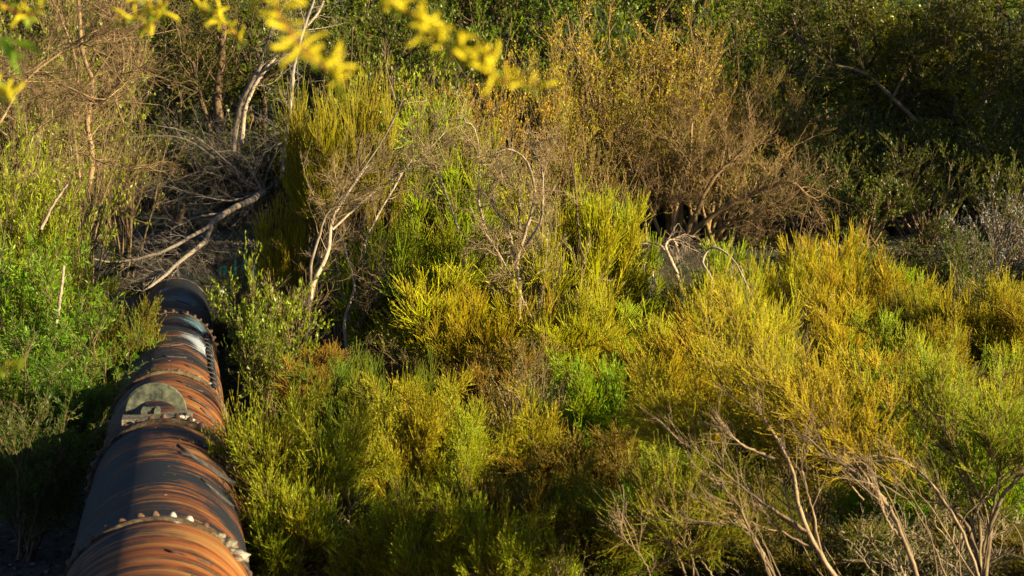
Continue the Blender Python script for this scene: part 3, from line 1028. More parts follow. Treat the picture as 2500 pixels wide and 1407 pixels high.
limb_plant('dead_tree', 'twisted grey dead shrub with curling branches above the yellow broom in the middle', 'tree',
           [([(1265, 790, 31.2), (1268, 700, 31.2), (1262, 640, 31.3), (1285, 560, 31.4), (1305, 480, 31.4), (1290, 400, 31.5), (1245, 365, 31.4), (1205, 375, 31.2)], 12.2, 3.0),
            ([(1285, 600, 31.2), (1320, 540, 31.0), (1325, 470, 31.0), (1322, 410, 31.0), (1300, 365, 30.9)], 8.6, 2.4),
            ([(1262, 650, 31.3), (1240, 560, 31.5), (1205, 500, 31.7), (1210, 430, 31.8)], 7.9, 2.4),
            ([(1268, 560, 31.4), (1265, 480, 31.6), (1230, 420, 31.8)], 6.5, 1.8),
            ([(1200, 600, 32.0), (1170, 500, 32.1), (1172, 400, 32.2), (1160, 320, 32.2), (1140, 295, 32.2)], 6.5, 1.8),
            ([(1120, 560, 31.8), (1080, 450, 32.0), (1060, 400, 32.1)], 5.0, 1.8),
            ([(1320, 820, 30.8), (1280, 740, 31.0), (1230, 640, 31.2), (1180, 560, 31.2)], 6.5, 2.4)],
           k2=20, l2=.6, k3=8, l3=.28, k4=4, t0=.25, wob=.3, r2=.007, bcol=(1.0, .9, .78), twigcol=(1.05, .95, .78))
limb_plant('drooping_branch', 'bare hooked branch arching over and drooping between two yellow shrubs', 'branch',
           [([(1660, 860, 33), (1665, 720, 33), (1640, 640, 33.1), (1612, 600, 33.2), (1580, 600, 33.3), (1590, 650, 33.2), (1600, 700, 33.2)], 11, 4),
            ([(1640, 640, 33.1), (1625, 600, 33), (1640, 585, 33), (1655, 600, 33)], 8, 3)],
           k2=14, l2=.5, k3=5, l3=.2, k4=3, t0=.4, wob=.2, up=-.12, r2=.006, bcol=(1.1, .98, .85), trunk_name='stem')
limb_plant('drooping_branch', 'long pale twig arching over and hanging down beside the yellow shrub top', 'branch',
           [([(1720, 860, 31), (1740, 700, 31.2), (1715, 640, 31.5), (1740, 605, 31.5), (1780, 625, 31.4), (1810, 670, 31.2), (1835, 730, 31), (1850, 780, 31)], 8, 4)],
           k2=7, l2=.35, k3=3, l3=.15, k4=2, t0=.4, wob=.15, up=-.1, r2=.005, bcol=(1.1, .98, .85), trunk_name='stem')
limb_plant('drooping_branch', 'bare arching spray of fine drooping twigs right of the tall yellow broom', 'branch',
           [([(1440, 760, 33.5), (1470, 660, 33.5), (1510, 632, 33.4), (1550, 660, 33.4), (1560, 720, 33.3)], 8, 3)],
           k2=16, l2=.45, k3=5, l3=.2, k4=3, t0=.3, wob=.18, up=-.12, r2=.005, bcol=(1.05, .9, .75), trunk_name='stem')
limb_plant('dark_stick', 'single dark upright dead stem standing through the tall yellow broom', 'branch',
           [([(1445, 760, 32.5), (1425, 660, 32.5), (1412, 560, 32.5), (1402, 440, 32.6), (1390, 380, 32.7)], 8, 3)],
           bark='bark_dark', k2=5, l2=.2, k3=2, l3=.1, k4=1, t0=.6, r2=.004, trunk_name='stem')
limb_plant('dark_dead_shrub', 'dark fine branched dead twigs in front of the yellow broom in the middle', 'shrub',
           [([(1085, 800, 31.5), (1100, 740, 31.5), (1130, 680, 31.5), (1170, 640, 31.6), (1200, 600, 31.6)], 9, 3),
            ([(1098, 740, 31.5), (1115, 680, 31.4), (1140, 620, 31.4)], 6, 2)],
           bark='bark_dark', k2=10, l2=.4, k3=4, l3=.2, k4=3, t0=.3, r2=.005, trunk_name='stem')

# --- fallen dead tree on the bank
limb_plant('fallen_tree', 'fallen grey dead tree whose long limb reaches down onto the pipe end', 'tree',
           [([(640, 470, 51), (612, 490, 49), (560, 515, 47), (520, 545, 45.2), (500, 590, 43.4), (455, 625, 42.4), (400, 675, 41), (342, 720, 40)], 17.3, 6.3),
            ([(515, 550, 45.1), (485, 568, 43.4), (420, 605, 42.9), (365, 625, 42.8), (280, 640, 42.6), (220, 632, 42.4)], 10.8, 3.5),
            ([(560, 520, 47), (490, 528, 46), (450, 545, 45), (420, 560, 44.4), (418, 600, 43)], 5.8, 2.8),
            ([(428, 618, 42.9), (440, 622, 42.8), (475, 610, 42.8), (476, 600, 42.8)], 3.6, 2.1),
            ([(440, 622, 42.8), (432, 655, 42), (420, 675, 41.8)], 2.9, 2.1),
            ([(420, 680, 41.5), (390, 665, 41.6), (365, 690, 41.4), (345, 710, 41.2)], 2.9, 1.4),
            ([(365, 625, 42.8), (320, 600, 43.6), (260, 600, 43.8), (210, 615, 43.4)], 4.3, 2.1)],
           k2=10, l2=1.0, k3=5, l3=.4, k4=3, t0=.1, wob=.2, r2=.006, bcol=(.5, .48, .47), jit=.008)
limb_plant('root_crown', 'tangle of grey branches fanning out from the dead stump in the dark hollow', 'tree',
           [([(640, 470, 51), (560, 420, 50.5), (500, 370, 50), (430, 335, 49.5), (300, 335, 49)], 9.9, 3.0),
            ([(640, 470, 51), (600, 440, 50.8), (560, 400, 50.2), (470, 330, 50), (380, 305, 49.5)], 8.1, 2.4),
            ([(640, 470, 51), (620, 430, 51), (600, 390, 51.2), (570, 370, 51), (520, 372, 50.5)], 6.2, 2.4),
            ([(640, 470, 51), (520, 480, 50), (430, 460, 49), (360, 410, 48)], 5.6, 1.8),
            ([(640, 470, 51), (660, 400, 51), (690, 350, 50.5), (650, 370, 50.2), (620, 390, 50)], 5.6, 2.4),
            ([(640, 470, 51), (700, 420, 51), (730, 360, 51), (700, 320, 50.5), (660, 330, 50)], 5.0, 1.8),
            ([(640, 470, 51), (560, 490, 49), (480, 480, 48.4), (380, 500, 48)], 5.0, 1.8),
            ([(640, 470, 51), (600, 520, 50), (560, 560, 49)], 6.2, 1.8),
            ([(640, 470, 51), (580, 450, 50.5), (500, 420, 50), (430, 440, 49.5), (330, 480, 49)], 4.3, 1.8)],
           k2=18, l2=1.5, k3=5, l3=.55, k4=3, t0=.15, wob=.14, r2=.0055, bcol=(.4, .4, .43), trunk_name='branches', jit=.006)  # bark tint darkened and blued to stand for the hollow's shade
limb_plant('leaning_tree', 'pale leaning trunk forking upward behind the dead stump', 'tree',
           [([(571, 370, 53), (575, 320, 53), (590, 250, 52.8), (620, 190, 52.5), (640, 150, 52.4), (660, 80, 52), (700, 0, 52)], 16, 6),
            ([(590, 350, 53), (600, 260, 53), (640, 180, 53), (700, 110, 53), (770, 40, 53), (800, -20, 53)], 12, 5),
            ([(625, 185, 52.5), (680, 150, 52), (720, 120, 52)], 8, 4)],
           k2=10, l2=1.6, k3=5, l3=.6, k4=3, t0=.4, r2=.012, bcol=(1.0, .9, .8), leaves=('leaf', .07, .03, 5, (.075, .09, .02)))
limb_plant('leaning_tree', 'slim bluish grey trunk standing right of the dead stump', 'tree',
           [([(690, 420, 50.5), (700, 330, 50.5), (712, 230, 50.5), (720, 150, 50.4), (745, 60, 50.4), (770, -10, 50.2)], 12, 6)],
           k2=12, l2=1.2, k3=4, l3=.5, k4=2, t0=.3, r2=.009, bcol=(.75, .75, .8))
limb_plant('shaded_tree', 'dark double trunk standing in the shade behind the dead branches', 'tree',
           [([(545, 400, 58), (540, 320, 58), (530, 240, 58), (540, 150, 58), (545, 60, 58)], 30, 16),
            ([(520, 400, 57.8), (510, 310, 57.8), (490, 240, 57.6), (470, 150, 57.4)], 16, 8)],
           bark='bark_dark', k2=12, l2=2.6, k3=6, l3=.9, k4=4, t0=.35, r2=.02, bcol=(1.4, 1.3, 1.1), leaves=('leaf', .085, .04, 8, (.085, .095, .012)))

# --- tangle of stems at the upper left
limb_plant('bare_tree', 'tangle of bare tan stems with two rusty pale trunks at the upper left', 'tree',
           [([(205, 560, 38), (215, 480, 38), (225, 380, 38), (213, 300, 38.1), (225, 210, 38.2), (200, 120, 38.3), (190, 0, 38.4), (180, -80, 38.5)], 15, 8),
            ([(205, 540, 38), (190, 400, 38), (180, 300, 38), (190, 200, 38), (170, 100, 38), (120, -20, 38)], 9, 5),
            ([(225, 260, 38), (290, 200, 37.5), (300, 120, 37.2), (270, 40, 37), (250, -40, 37)], 8, 4),
            ([(235, 250, 38), (180, 230, 37.8), (100, 190, 37.5), (50, 160, 37)], 8, 3),
            ([(30, 500, 37), (60, 380, 37), (120, 280, 37), (220, 200, 37), (310, 60, 37), (340, 0, 37)], 8, 4),
            ([(0, 300, 36.5), (60, 200, 36.5), (160, 120, 36.5), (260, 60, 36.5), (350, 20, 36.5)], 7, 4),
            ([(-30, 190, 36.5), (60, 180, 36.5), (160, 110, 36.5), (240, 115, 36.5)], 8, 4)],
           k2=22, l2=1.5, k3=7, l3=.55, k4=4, t0=.05, wob=.13, r2=.009, bark='twig_tan', bcol=(.9, .75, .6), jit=.006)
limb_plant('bare_tree', 'arching bare whips hanging over the dark hollow at the upper left', 'tree',
           [([(300, 300, 37.5), (285, 240, 37.5), (320, 160, 37.4), (300, 80, 37.3), (280, 20, 37.3)], 5, 3),
            ([(100, 340, 37), (200, 345, 37), (235, 420, 37), (230, 500, 37)], 4, 2),
            ([(100, 170, 37), (180, 220, 37), (260, 240, 37), (345, 160, 37.5)], 6, 2),
            ([(160, 360, 37.6), (260, 400, 37.2), (330, 420, 37)], 5, 2),
            ([(20, 560, 36), (90, 460, 36), (170, 390, 36.5), (250, 300, 37)], 7, 3)],
           k2=14, l2=1.0, k3=6, l3=.4, k4=3, t0=.1, wob=.18, r2=.007, bark='twig_tan', bcol=(.8, .68, .52), trunk_name='stems')
limb_plant('broken_stick', 'broken pale stick standing out of the bright willow leaves', 'branch',
           [([(138, 790, 29), (148, 720, 29), (156, 650, 29.2)], 9, 7)], k2=0, trunk_name='stem', bcol=(.75, .68, .55))
limb_plant('broken_stick', 'leaning pale dead stick above the willow at the left', 'branch',
           [([(100, 560, 31), (130, 500, 31), (165, 450, 31)], 9, 5)], k2=4, l2=.3, k3=2, l3=.1, k4=1, trunk_name='stem', bcol=(.8, .7, .6))

# --- dead arching branch at the right of the middle thicket
limb_plant('dead_shrub', 'golden brown dead shrub whose long branch reaches right and bends down', 'shrub',
           [([(1640, 640, 44), (1700, 560, 43.8), (1780, 500, 43.5), (1870, 460, 43.2), (1930, 445, 43), (1970, 475, 43), (1998, 492, 43)], 16, 4),
            ([(1640, 640, 44), (1690, 540, 44), (1740, 440, 44), (1790, 390, 44), (1830, 350, 44)], 14, 5),
            ([(1640, 640, 44), (1650, 520, 44.2), (1680, 400, 44.4), (1690, 300, 44.5)], 15, 6),
            ([(1640, 640, 44), (1600, 540, 44.2), (1570, 440, 44.5), (1560, 380, 44.5)], 10, 4),
            ([(1660, 620, 43.9), (1760, 560, 43.5), (1850, 520, 43.2), (1910, 500, 43)], 9, 4)],
           k2=20, l2=1.0, k3=8, l3=.42, k4=5, t0=.25, wob=.22, up=.05, r2=.009, bark='twig_tan', bcol=(.8, .66, .48), jit=.006, trunk_name='branches')

# --- limbs of the shaded trees on the right
limb_plant('spreading_tree', 'shaded tree at the upper right with long limbs reaching up and left', 'tree',
           [([(2390, 520, 55), (2365, 380, 55), (2330, 270, 55), (2325, 180, 55), (2310, 90, 55)], 17, 7),
            ([(2365, 330, 55), (2280, 240, 54.5), (2260, 210, 54.3)], 10, 4),
            ([(2240, 300, 54), (2180, 240, 54), (2110, 180, 54), (2030, 155, 54), (1960, 110, 54), (1930, 30, 54)], 12, 5),
            ([(2110, 180, 54), (2090, 80, 54), (2080, 0, 54)], 8, 4),
            ([(2180, 240, 54), (2230, 140, 54), (2290, 80, 54)], 8, 4),
            ([(2365, 300, 55), (2420, 200, 55), (2440, 100, 55)], 8, 4)],
           bark='bark_dark', k2=22, l2=1.7, k3=7, l3=.6, k4=4, t0=.2, wob=.13, up=.07, r2=.013, bcol=(1.5, 1.5, 1.3), leaves=('leaf', .085, .042, 6, (.075, .09, .015)), jit=.006)

# --- windblown foreground shrubs, lower right
def wind(label, limbs, col, k2=16, **kw):
    main = list(limbs)
    base = main[0][0][0]
    for q in range(8):
        pts, r0, r1 = main[int(rng.integers(len(main)))]
        e = np.array([rng.normal() * 75 + 10, rng.normal() * 40, rng.normal() * .35])
        m_ = len(pts)
        e0 = rng.normal() * 70
        new = [tuple(np.array(p) + np.array([e0 * (1 - j / (m_ - 1)), 0, 0]) + e * (j / (m_ - 1)) ** 1.1 + np.array([rng.normal() * 9, 0, 0])) for j, p in enumerate(pts)]
        limbs = limbs + [(new, 4.0, 2.2)]
    return limb_plant('windblown_shrub', label, 'shrub', limbs, bark='bark_white', k2=max(6, k2 // 2), l2=.5, k3=6, l3=.24, k4=8, t0=.38, brush=True, wob=.07, up=.03, r2=.0055,
                      ang=.45, bcol=(.62, .52, .38), twigcol=(.6, .48, .33), leaves=('broom', .022, .006, 4, col), trunk_name='stems', **kw)


wind('foreground shrub swept left with long pale curved branches at the lower right',
     [([(2060, 1440, 16.5), (2000, 1350, 16.6), (1950, 1240, 16.7), (1935, 1150, 16.8), (1895, 1070, 16.9), (1850, 990, 17), (1800, 920, 17.2)], 15, 5),
      ([(1890, 1120, 16.8), (1820, 1090, 16.9), (1760, 1050, 17), (1700, 1020, 17.1)], 9, 4),
      ([(1960, 1300, 16.6), (1880, 1240, 16.5), (1820, 1180, 16.5), (1740, 1130, 16.5), (1650, 1080, 16.6), (1600, 1010, 16.7)], 11, 4),
      ([(1985, 1320, 16.6), (1990, 1200, 16.4), (1960, 1080, 16.4), (1900, 980, 16.5)], 8, 4),
      ([(1935, 1150, 16.8), (1880, 1000, 17.1), (1840, 900, 17.2), (1830, 820, 17.3)], 8, 3)], (.48, .48, .010))
wind('low swept shrub with bare forked branches at the bottom centre right',
     [([(1890, 1430, 15.6), (1840, 1310, 15.7), (1800, 1280, 15.8), (1745, 1270, 15.8)], 9, 4),
      ([(1900, 1430, 15.6), (1850, 1340, 15.7), (1800, 1230, 15.8), (1760, 1180, 15.9)], 8, 4),
      ([(1680, 1420, 15.2), (1650, 1350, 15.2), (1600, 1290, 15.3)], 7, 3)], (.26, .33, .012), 9)
wind('foreground shrub with long pale branch curving up left near the right side',
     [([(2250, 1440, 15.5), (2200, 1300, 15.6), (2150, 1210, 15.7), (2080, 1150, 15.8), (2020, 1110, 15.9), (1960, 1040, 16)], 13, 5),
      ([(2160, 1220, 15.7), (2110, 1160, 15.6), (2060, 1080, 15.6), (2030, 1000, 15.7)], 7, 3)], (.50, .44, .010), 16)
wind('twiggy foreground shrub with branches fanning up at the right edge',
     [([(2390, 1440, 15.8), (2370, 1300, 15.9), (2300, 1220, 16), (2230, 1140, 16.1), (2130, 1110, 16.2)], 12, 5),
      ([(2400, 1440, 15.8), (2430, 1250, 15.8), (2500, 1150, 15.8), (2560, 1080, 15.9)], 14, 7),
      ([(2390, 1430, 15.8), (2390, 1270, 16), (2340, 1150, 16.2), (2270, 1060, 16.3), (2220, 980, 16.4)], 11, 5),
      ([(2385, 1350, 15.9), (2360, 1200, 16.2), (2340, 1080, 16.4), (2330, 940, 16.6)], 9, 4),
      ([(2400, 1350, 15.9), (2440, 1150, 16.1), (2430, 1000, 16.3)], 8, 4)], (.27, .42, .012), 18)

for lab_, lm_ in (
    ('long bare pale limbs sweeping up left across the lower right shrubs',
     [([(2060, 1440, 15), (2000, 1350, 15), (1950, 1240, 15), (1935, 1150, 15), (1895, 1070, 15), (1850, 1010, 15.1), (1800, 985, 15.2)], 14, 4),
      ([(1890, 1120, 15), (1820, 1090, 15), (1760, 1050, 15), (1720, 1030, 15.1)], 8, 3),
      ([(1975, 1300, 15), (1880, 1240, 14.9), (1800, 1180, 14.9), (1740, 1130, 14.9), (1660, 1080, 15)], 9, 3),
      ([(1990, 1340, 15), (1900, 1290, 15), (1830, 1200, 15), (1780, 1120, 15)], 6, 3),
      ([(2010, 1370, 15), (1985, 1250, 15), (1960, 1150, 15), (1970, 1080, 15)], 6, 3)]),
    ('bare pale limb curving up left between the lower right shrubs',
     [([(2250, 1440, 14.6), (2200, 1300, 14.6), (2150, 1210, 14.7), (2080, 1150, 14.7), (2020, 1110, 14.8), (1960, 1060, 14.9)], 12, 4),
      ([(2210, 1330, 14.6), (2160, 1260, 14.6), (2140, 1180, 14.6)], 6, 3),
      ([(2400, 1440, 14.8), (2330, 1260, 14.9), (2230, 1140, 15), (2130, 1110, 15)], 9, 3)]),
    ('bare forked pale stems at the bottom right of the middle',
     [([(1890, 1440, 14.4), (1840, 1310, 14.4), (1800, 1285, 14.4), (1740, 1275, 14.4)], 8, 3),
      ([(1910, 1440, 14.4), (1850, 1340, 14.4), (1800, 1230, 14.4), (1750, 1180, 14.5)], 7, 3),
      ([(1600, 1440, 14.2), (1570, 1370, 14.2), (1500, 1290, 14.2)], 5, 2)])):
    limb_plant('bare_shrub', lab_, 'shrub', lm_, bark='bark_white', k2=9, l2=.35, k3=3, l3=.16, k4=2, t0=.25, wob=.07, up=.05, r2=.004, ang=.4,
               bcol=(.72, .6, .44), trunk_name='stems')

# ------------------------------------------------------------------ shrubs placed one by one
YG = (.33, .48, .008)       # yellow green broom
YL = (.49, .53, .008)       # yellow
OR = (.52, .46, .010)       # ochre
GR = (.20, .46, .008)       # fresh green
DG = (.10, .22, .006)      # dull green
TAB = [
    # kind, variant, px, d, ytop, wpx, label, colour
    ('plume', 2, 835, 34.6, 205, 230, 'tall broom plume rising above the white forked tree', (.38, .38, .012)),
    ('broom', 0, 1095, 35.5, 245, 150, 'green broom tuft leaning right above the bare stems', YG),
    ('broom', 0, 985, 36.0, 290, 130, 'small green broom tuft between the pale limbs', YG),
    ('broom', 0, 715, 35.0, 440, 120, 'small ochre broom beside the dark hollow', OR),
    ('broom', 1, 1060, 33.0, 520, 260, 'broad yellow broom left of the twisted dead shrub', YG),
    ('broom', 0, 1160, 32.6, 520, 170, 'yellow broom crown directly under the bare twisted shrub', YG),
    ('broom', 1, 950, 33.4, 560, 190, 'yellow green broom behind the slim grey trunks', YG),
    ('broom', 2, 1405, 33.0, 425, 150, 'tallest yellow broom pierced by a dark dead stem', YL),
    ('broom', 0, 1475, 33.6, 470, 150, 'bright broom just right of the tallest yellow broom', YG),
    ('broom', 0, 1545, 33.8, 495, 110, 'small yellow broom tip leaning right above the drooping twigs', YG),
    ('broom', 1, 1340, 32.0, 590, 220, 'wide yellow broom under the tallest broom', YL),
    ('broom', 1, 1210, 30.0, 700, 280, 'ochre broom with brown stems in the very middle', OR),
    ('broom', 0, 1100, 30.5, 650, 230, 'golden broom leaning left of the middle', YL),
    ('broom', 1, 1430, 29.0, 700, 250, 'golden yellow broom below the drooping spray', YL),
    ('broom', 0, 1330, 28.0, 800, 220, 'yellow broom in front of the ochre one', YL),
    ('broom', 0, 1240, 25.5, 830, 170, 'straw brown broom with bare lower stems', (.38, .28, .05)),
    ('broom', 0, 1560, 29.5, 740, 170, 'low yellow broom beside the dark gap', YG),
    ('broom_green', 0, 1430, 21.5, 860, 250, 'bright fresh green shrub in the lower middle', GR),
    ('broom_green', 1, 1500, 22.5, 900, 180, 'fresh green shrub behind the bright green one', GR),
    ('broom_green', 1, 1140, 19.5, 950, 210, 'round olive topped shrub at lower middle', (.32, .44, .010)),
    ('broom_green', 0, 985, 19.5, 930, 210, 'speckled ochre and green shrub at the lower middle', (.36, .38, .010)),
    ('broom_green', 1, 780, 18.8, 985, 200, 'green shrub with yellow crown near the pipe', (.32, .44, .010)),
    ('broom_green', 0, 690, 18.2, 955, 190, 'olive green shrub leaning over the right side of the pipe', (.27, .35, .012)),
    ('broom', 0, 850, 22.5, 880, 170, 'dark green upright broom in front of the white tree base', DG),
    ('broom', 1, 930, 24.5, 860, 220, 'dull green broom below the slim grey trunks', DG),
    ('broom', 0, 780, 27.0, 850, 150, 'rust tinted broom around the white trunk base', (.32, .2, .02)),
    ('broom_lean', 0, 1600, 21.5, 860, 220, 'ochre broom bending left below the dark gap', OR),
    ('broom', 1, 1790, 25.5, 690, 260, 'large bright yellow broom right of the hooked branch', YL),
    ('broom_lean', 0, 1740, 22.0, 780, 260, 'windblown ochre yellow broom in front of the bright one', (.55, .45, .010)),
    ('broom', 0, 1865, 26.5, 740, 120, 'slim yellow broom at the dark hollow edge', YG),
    ('broom_green', 0, 1890, 21.5, 850, 150, 'green tipped shrub left of the dark cleft', (.22, .31, .012)),
    ('broom', 0, 1735, 32.5, 590, 120, 'small yellow broom behind the hanging pale twig', YG),
    ('broom', 2, 1910, 33.5, 615, 90, 'small golden broom tuft leaning left over dry stems', YL),
    ('broom', 2, 1975, 35.0, 590, 90, 'bright narrow broom tuft pointing up', YL),
    ('broom', 2, 2005, 37.0, 545, 80, 'highest small ochre broom tuft before the dark trees', OR),
    ('broom', 1, 2100, 33.0, 615, 230, 'wide golden broom with ochre tips at the right', (.54, .46, .010)),
    ('broom', 0, 2200, 33.5, 650, 150, 'yellow green broom on the right shoulder of the golden one', YG),
    ('broom', 0, 1985, 30.0, 690, 150, 'ochre broom with grey stems at its left', OR),
    ('broom', 0, 2085, 27.5, 730, 150, 'upright orange tinted broom in the right middle', OR),
    ('broom', 0, 2185, 26.5, 760, 130, 'rounded yellow green broom on a thin stem', YG),
    ('broom', 1, 2230, 31.5, 700, 150, 'shaded olive broom behind the rounded yellow one', (.22, .24, .014)),
    ('broom', 1, 2390, 31.0, 670, 240, 'golden leafy shrub with brown interior at the right edge', (.44, .43, .010)),
    ('broom', 0, 2480, 30.5, 690, 150, 'golden shrub cut by the right edge', (.44, .42, .010)),
    ('broom_green', 1, 2300, 28.0, 740, 170, 'speckled yellow shrub before the golden leafy one', (.38, .37, .012)),
    ('broom', 0, 2080, 22.5, 850, 200, 'orange yellow broom in front at the right', OR),
    ('broom', 0, 2200, 21.5, 870, 120, 'slim orange broom between the two yellow ones', (.52, .38, .012)),
    ('broom', 1, 2320, 21.0, 850, 200, 'yellow windblown broom near the right edge', (.46, .48, .010)),
    ('broom_green', 0, 2420, 18.5, 1000, 220, 'green shrub at the lower right edge', GR),
    ('broom_green', 1, 2140, 18.8, 1050, 240, 'fresh green shrub low behind the pale branches', GR),
    ('broom_green', 0, 1640, 18.6, 1080, 230, 'green leafy shrub low in the middle behind swept branches', GR),
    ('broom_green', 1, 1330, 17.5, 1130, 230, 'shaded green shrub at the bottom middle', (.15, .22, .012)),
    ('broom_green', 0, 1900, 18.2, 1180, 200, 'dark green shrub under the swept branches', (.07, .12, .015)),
    ('broom_green', 1, 900, 20.5, 940, 190, 'yellow green shrub between the speckled one and the pipe side shrubs', (.38, .42, .012)),
    ('broom_green', 0, 1060, 20.8, 920, 200, 'tall ochre tipped shrub behind the olive topped one', (.42, .44, .010)),
    ('broom_green', 1, 1250, 20.0, 960, 190, 'yellow shrub at the lower middle left of the bright green one', (.42, .42, .012)),
    ('broom_green', 0, 700, 16.6, 1160, 220, 'brownish green shrub beside the near part of the pipe', (.32, .44, .010)),
    ('broom_green', 1, 900, 16.2, 1170, 230, 'dull green shrub at the bottom left of the middle', (.32, .44, .010)),
    ('broom_green', 0, 1100, 16.0, 1190, 230, 'olive green shrub at the bottom under the round topped one', (.32, .44, .010)),
    ('broom_green', 1, 1480, 16.8, 1120, 240, 'fresh green shrub at the bottom under the bright green one', (.20, .32, .012)),
    ('broom_green', 0, 1290, 15.6, 1260, 200, 'shaded green shrub at the bottom edge below the middle', (.32, .44, .010)),
    ('leafy', 0, 662, 30.0, 610, 170, 'glossy leaved shrub right of the pipe', (.24, .33, .012)),
    ('leafy', 1, 650, 29.0, 760, 130, 'low glossy leaved shrub against the pipe', (.18, .28, .010)),
    ('leafy', 0, 2110, 38.5, 555, 110, 'green leafy sapling before the dark hollow', (.07, .15, .015)),
    ('leafy', 0, 2045, 38.0, 600, 90, 'small green sapling between the broom tufts', (.06, .13, .015)),
    ('leafy', 1, 2345, 39.0, 545, 110, 'green sapling in front of the grey leaved shrub', (.06, .12, .015)),
    ('leafy', 1, 2440, 44.0, 370, 130, 'bright leaved sapling at the right edge', (.09, .13, .015)),
    ('grey', 0, 2430, 41.0, 440, 220, 'grey dry leaved shrub at the right edge', (.13, .13, .135)),
    ('grey', 0, 2340, 41.5, 540, 150, 'smaller grey dry leaved shrub in the shade', (.11, .11, .115)),
    ('willow', 0, 95, 30.0, 560, 330, 'tall bright green willow at the left edge', (.19, .38, .010)),
    ('willow', 1, 220, 27.0, 740, 300, 'leafy green willow spilling over the pipe', (.14, .32, .009)),
    ('willow', 1, 50, 25.5, 780, 300, 'dense dark green willow at the left edge', (.11, .26, .008)),
    ('willow', 0, 150, 24.5, 860, 300, 'low willow below the bright willow, beside the pipe', (.09, .22, .008)),
    ('willow', 0, 30, 33.0, 330, 220, 'yellowish willow shoots at the far left', (.32, .38, .010)),
    ('willow', 1, 110, 34.0, 400, 200, 'yellow green willow shoots among the bare stems', (.29, .36, .010)),
    ('broom_green', 0, 310, 27.5, 735, 120, 'feathery green shrub touching the left side of the pipe', (.12, .19, .02)),
    ('thicket', 0, 605, 36.5, 555, 180, 'dry twiggy shrub above the glossy leaved one', None),
    ('thicket', 1, 930, 36.5, 190, 300, 'tall bare stems leaning right behind the broom plume', None),
    ('thicket', 0, 1020, 35.5, 380, 260, 'dense dry twig shrub behind the yellow brooms', None),
    ('thicket', 1, 1250, 36.5, 360, 220, 'fine grey twigs behind the twisted dead shrub', None),
    ('thicket', 0, 1120, 32.0, 720, 260, 'brown dry twig shrub low behind the golden broom', None),
    ('thicket', 0, 980, 30.0, 780, 260, 'tangle of dry twigs below the yellow broom', None),
    ('thicket', 1, 1290, 23.0, 900, 130, 'pale bare stemmed shrub between the green shrubs', None),
    ('thicket', 1, 40, 41.0, -60, 330, 'dense bare tan thicket at the top left corner', None),
    ('thicket', 1, 170, 42.0, -60, 220, 'bare tan thicket beside the dark hollow', None),
    ('thicket', 0, 310, 43.5, 210, 170, 'brown dried seedy shrub at the dark hollow edge', None),
    ('thicket', 0, 160, 35.5, 300, 220, 'brown tangled undergrowth shrub at the left', None),
    ('thicket', 0, 50, 22.0, 985, 220, 'dried brown weeds in shade below the willow', None),
    ('upright', 0, 1740, 45.0, 250, 300, 'large tan bare shrub right of the turning leaves', (.16, .17, .012)),
    ('thicket', 1, 1830, 46.5, 400, 240, 'fine dry shrub leaning over the dark hollow', None),
    ('thicket', 0, 1950, 29.5, 720, 130, 'grey bare stems beside the ochre broom', None),
    ('thicket', 0, 2010, 20.0, 1010, 240, 'bare brown twiggy shrub among the swept branches', None),
    ('thicket', 1, 2300, 19.5, 960, 240, 'brown bare stems rising behind the right foreground shrub', None),
    ('thicket', 0, 1360, 15.6, 1310, 220, 'dry fallen twigs at the bottom middle', None),
    ('thicket', 0, 820, 16.8, 1210, 260, 'brown twiggy growth low beside the pipe', None),
    ('upright', 0, 1480, 47.0, -40, 300, 'tall tan shrub with orange red leaves at top centre', (.42, .38, .010)),
    ('upright', 1, 1340, 45.0, 60, 230, 'yellow leaved shrub left of the red leaved one', (.36, .38, .010)),
    ('upright', 0, 1660, 47.5, -20, 260, 'tan shrub with reddish tips at the top', (.40, .34, .010)),
    ('upright', 1, 1200, 42.5, 130, 230, 'golden leaved shrub behind the catkin branch', (.48, .38, .01)),
    ('upright', 1, 1560, 45.5, 130, 260, 'olive and tan shrub below the red leaves', (.30, .32, .010)),
    ('upright', 0, 1790, 49.0, 60, 230, 'tan shrub with orange leaves before the dark trees', (.22, .25, .010)),
    ('upright', 1, 1400, 42.0, 300, 260, 'dull brown green shrub behind the tallest broom', (.10, .13, .01)),
    ('upright', 0, 1880, 49.5, 200, 150, 'slim tan twigged shrub against the dark trees', (.14, .17, .01)),
    ('upright', 1, 1100, 41.5, 200, 220, 'yellow speckled shrub above the pale limbs', (.42, .34, .01)),
    ('tree', 0, 420, 60, -120, 420, 'shade-darkened leafy tree over the hollow, its top lit yellow', (.07, .10, .008)),  # the hollow's shade is put into this leaf colour
    ('tree', 1, 640, 62, -160, 400, 'leafy tree behind the pale leaning trunk', (.14, .19, .010)),
    ('tree', 2, 850, 57, -90, 360, 'bushy green tree behind the catkins', (.12, .19, .008)),
    ('tree', 0, 1080, 60, -130, 400, 'green tree behind the golden leaved shrub', (.10, .18, .008)),
    ('tree', 1, 1300, 62, -100, 400, 'green tree behind the tan shrubs at the top', (.10, .19, .008)),
    ('tree', 2, 1860, 60, -110, 380, 'green sunlit tree top between tan and dark growth', (.13, .21, .008)),
    ('tree', 1, 2060, 57, -70, 400, 'yellow lit tree crown at the top right', (.26, .25, .008)),
    ('tree', 0, 2290, 57, -30, 380, 'rounded green tree crown at the upper right', (.13, .19, .008)),
    ('tree', 2, 2480, 60, -120, 340, 'dark tree at the top right corner', (.09, .13, .010)),
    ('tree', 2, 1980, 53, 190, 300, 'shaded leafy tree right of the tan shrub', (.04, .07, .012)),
    ('tree', 1, 2170, 51, 260, 320, 'dark shaded low tree in the middle of the hollow', (.035, .06, .012)),
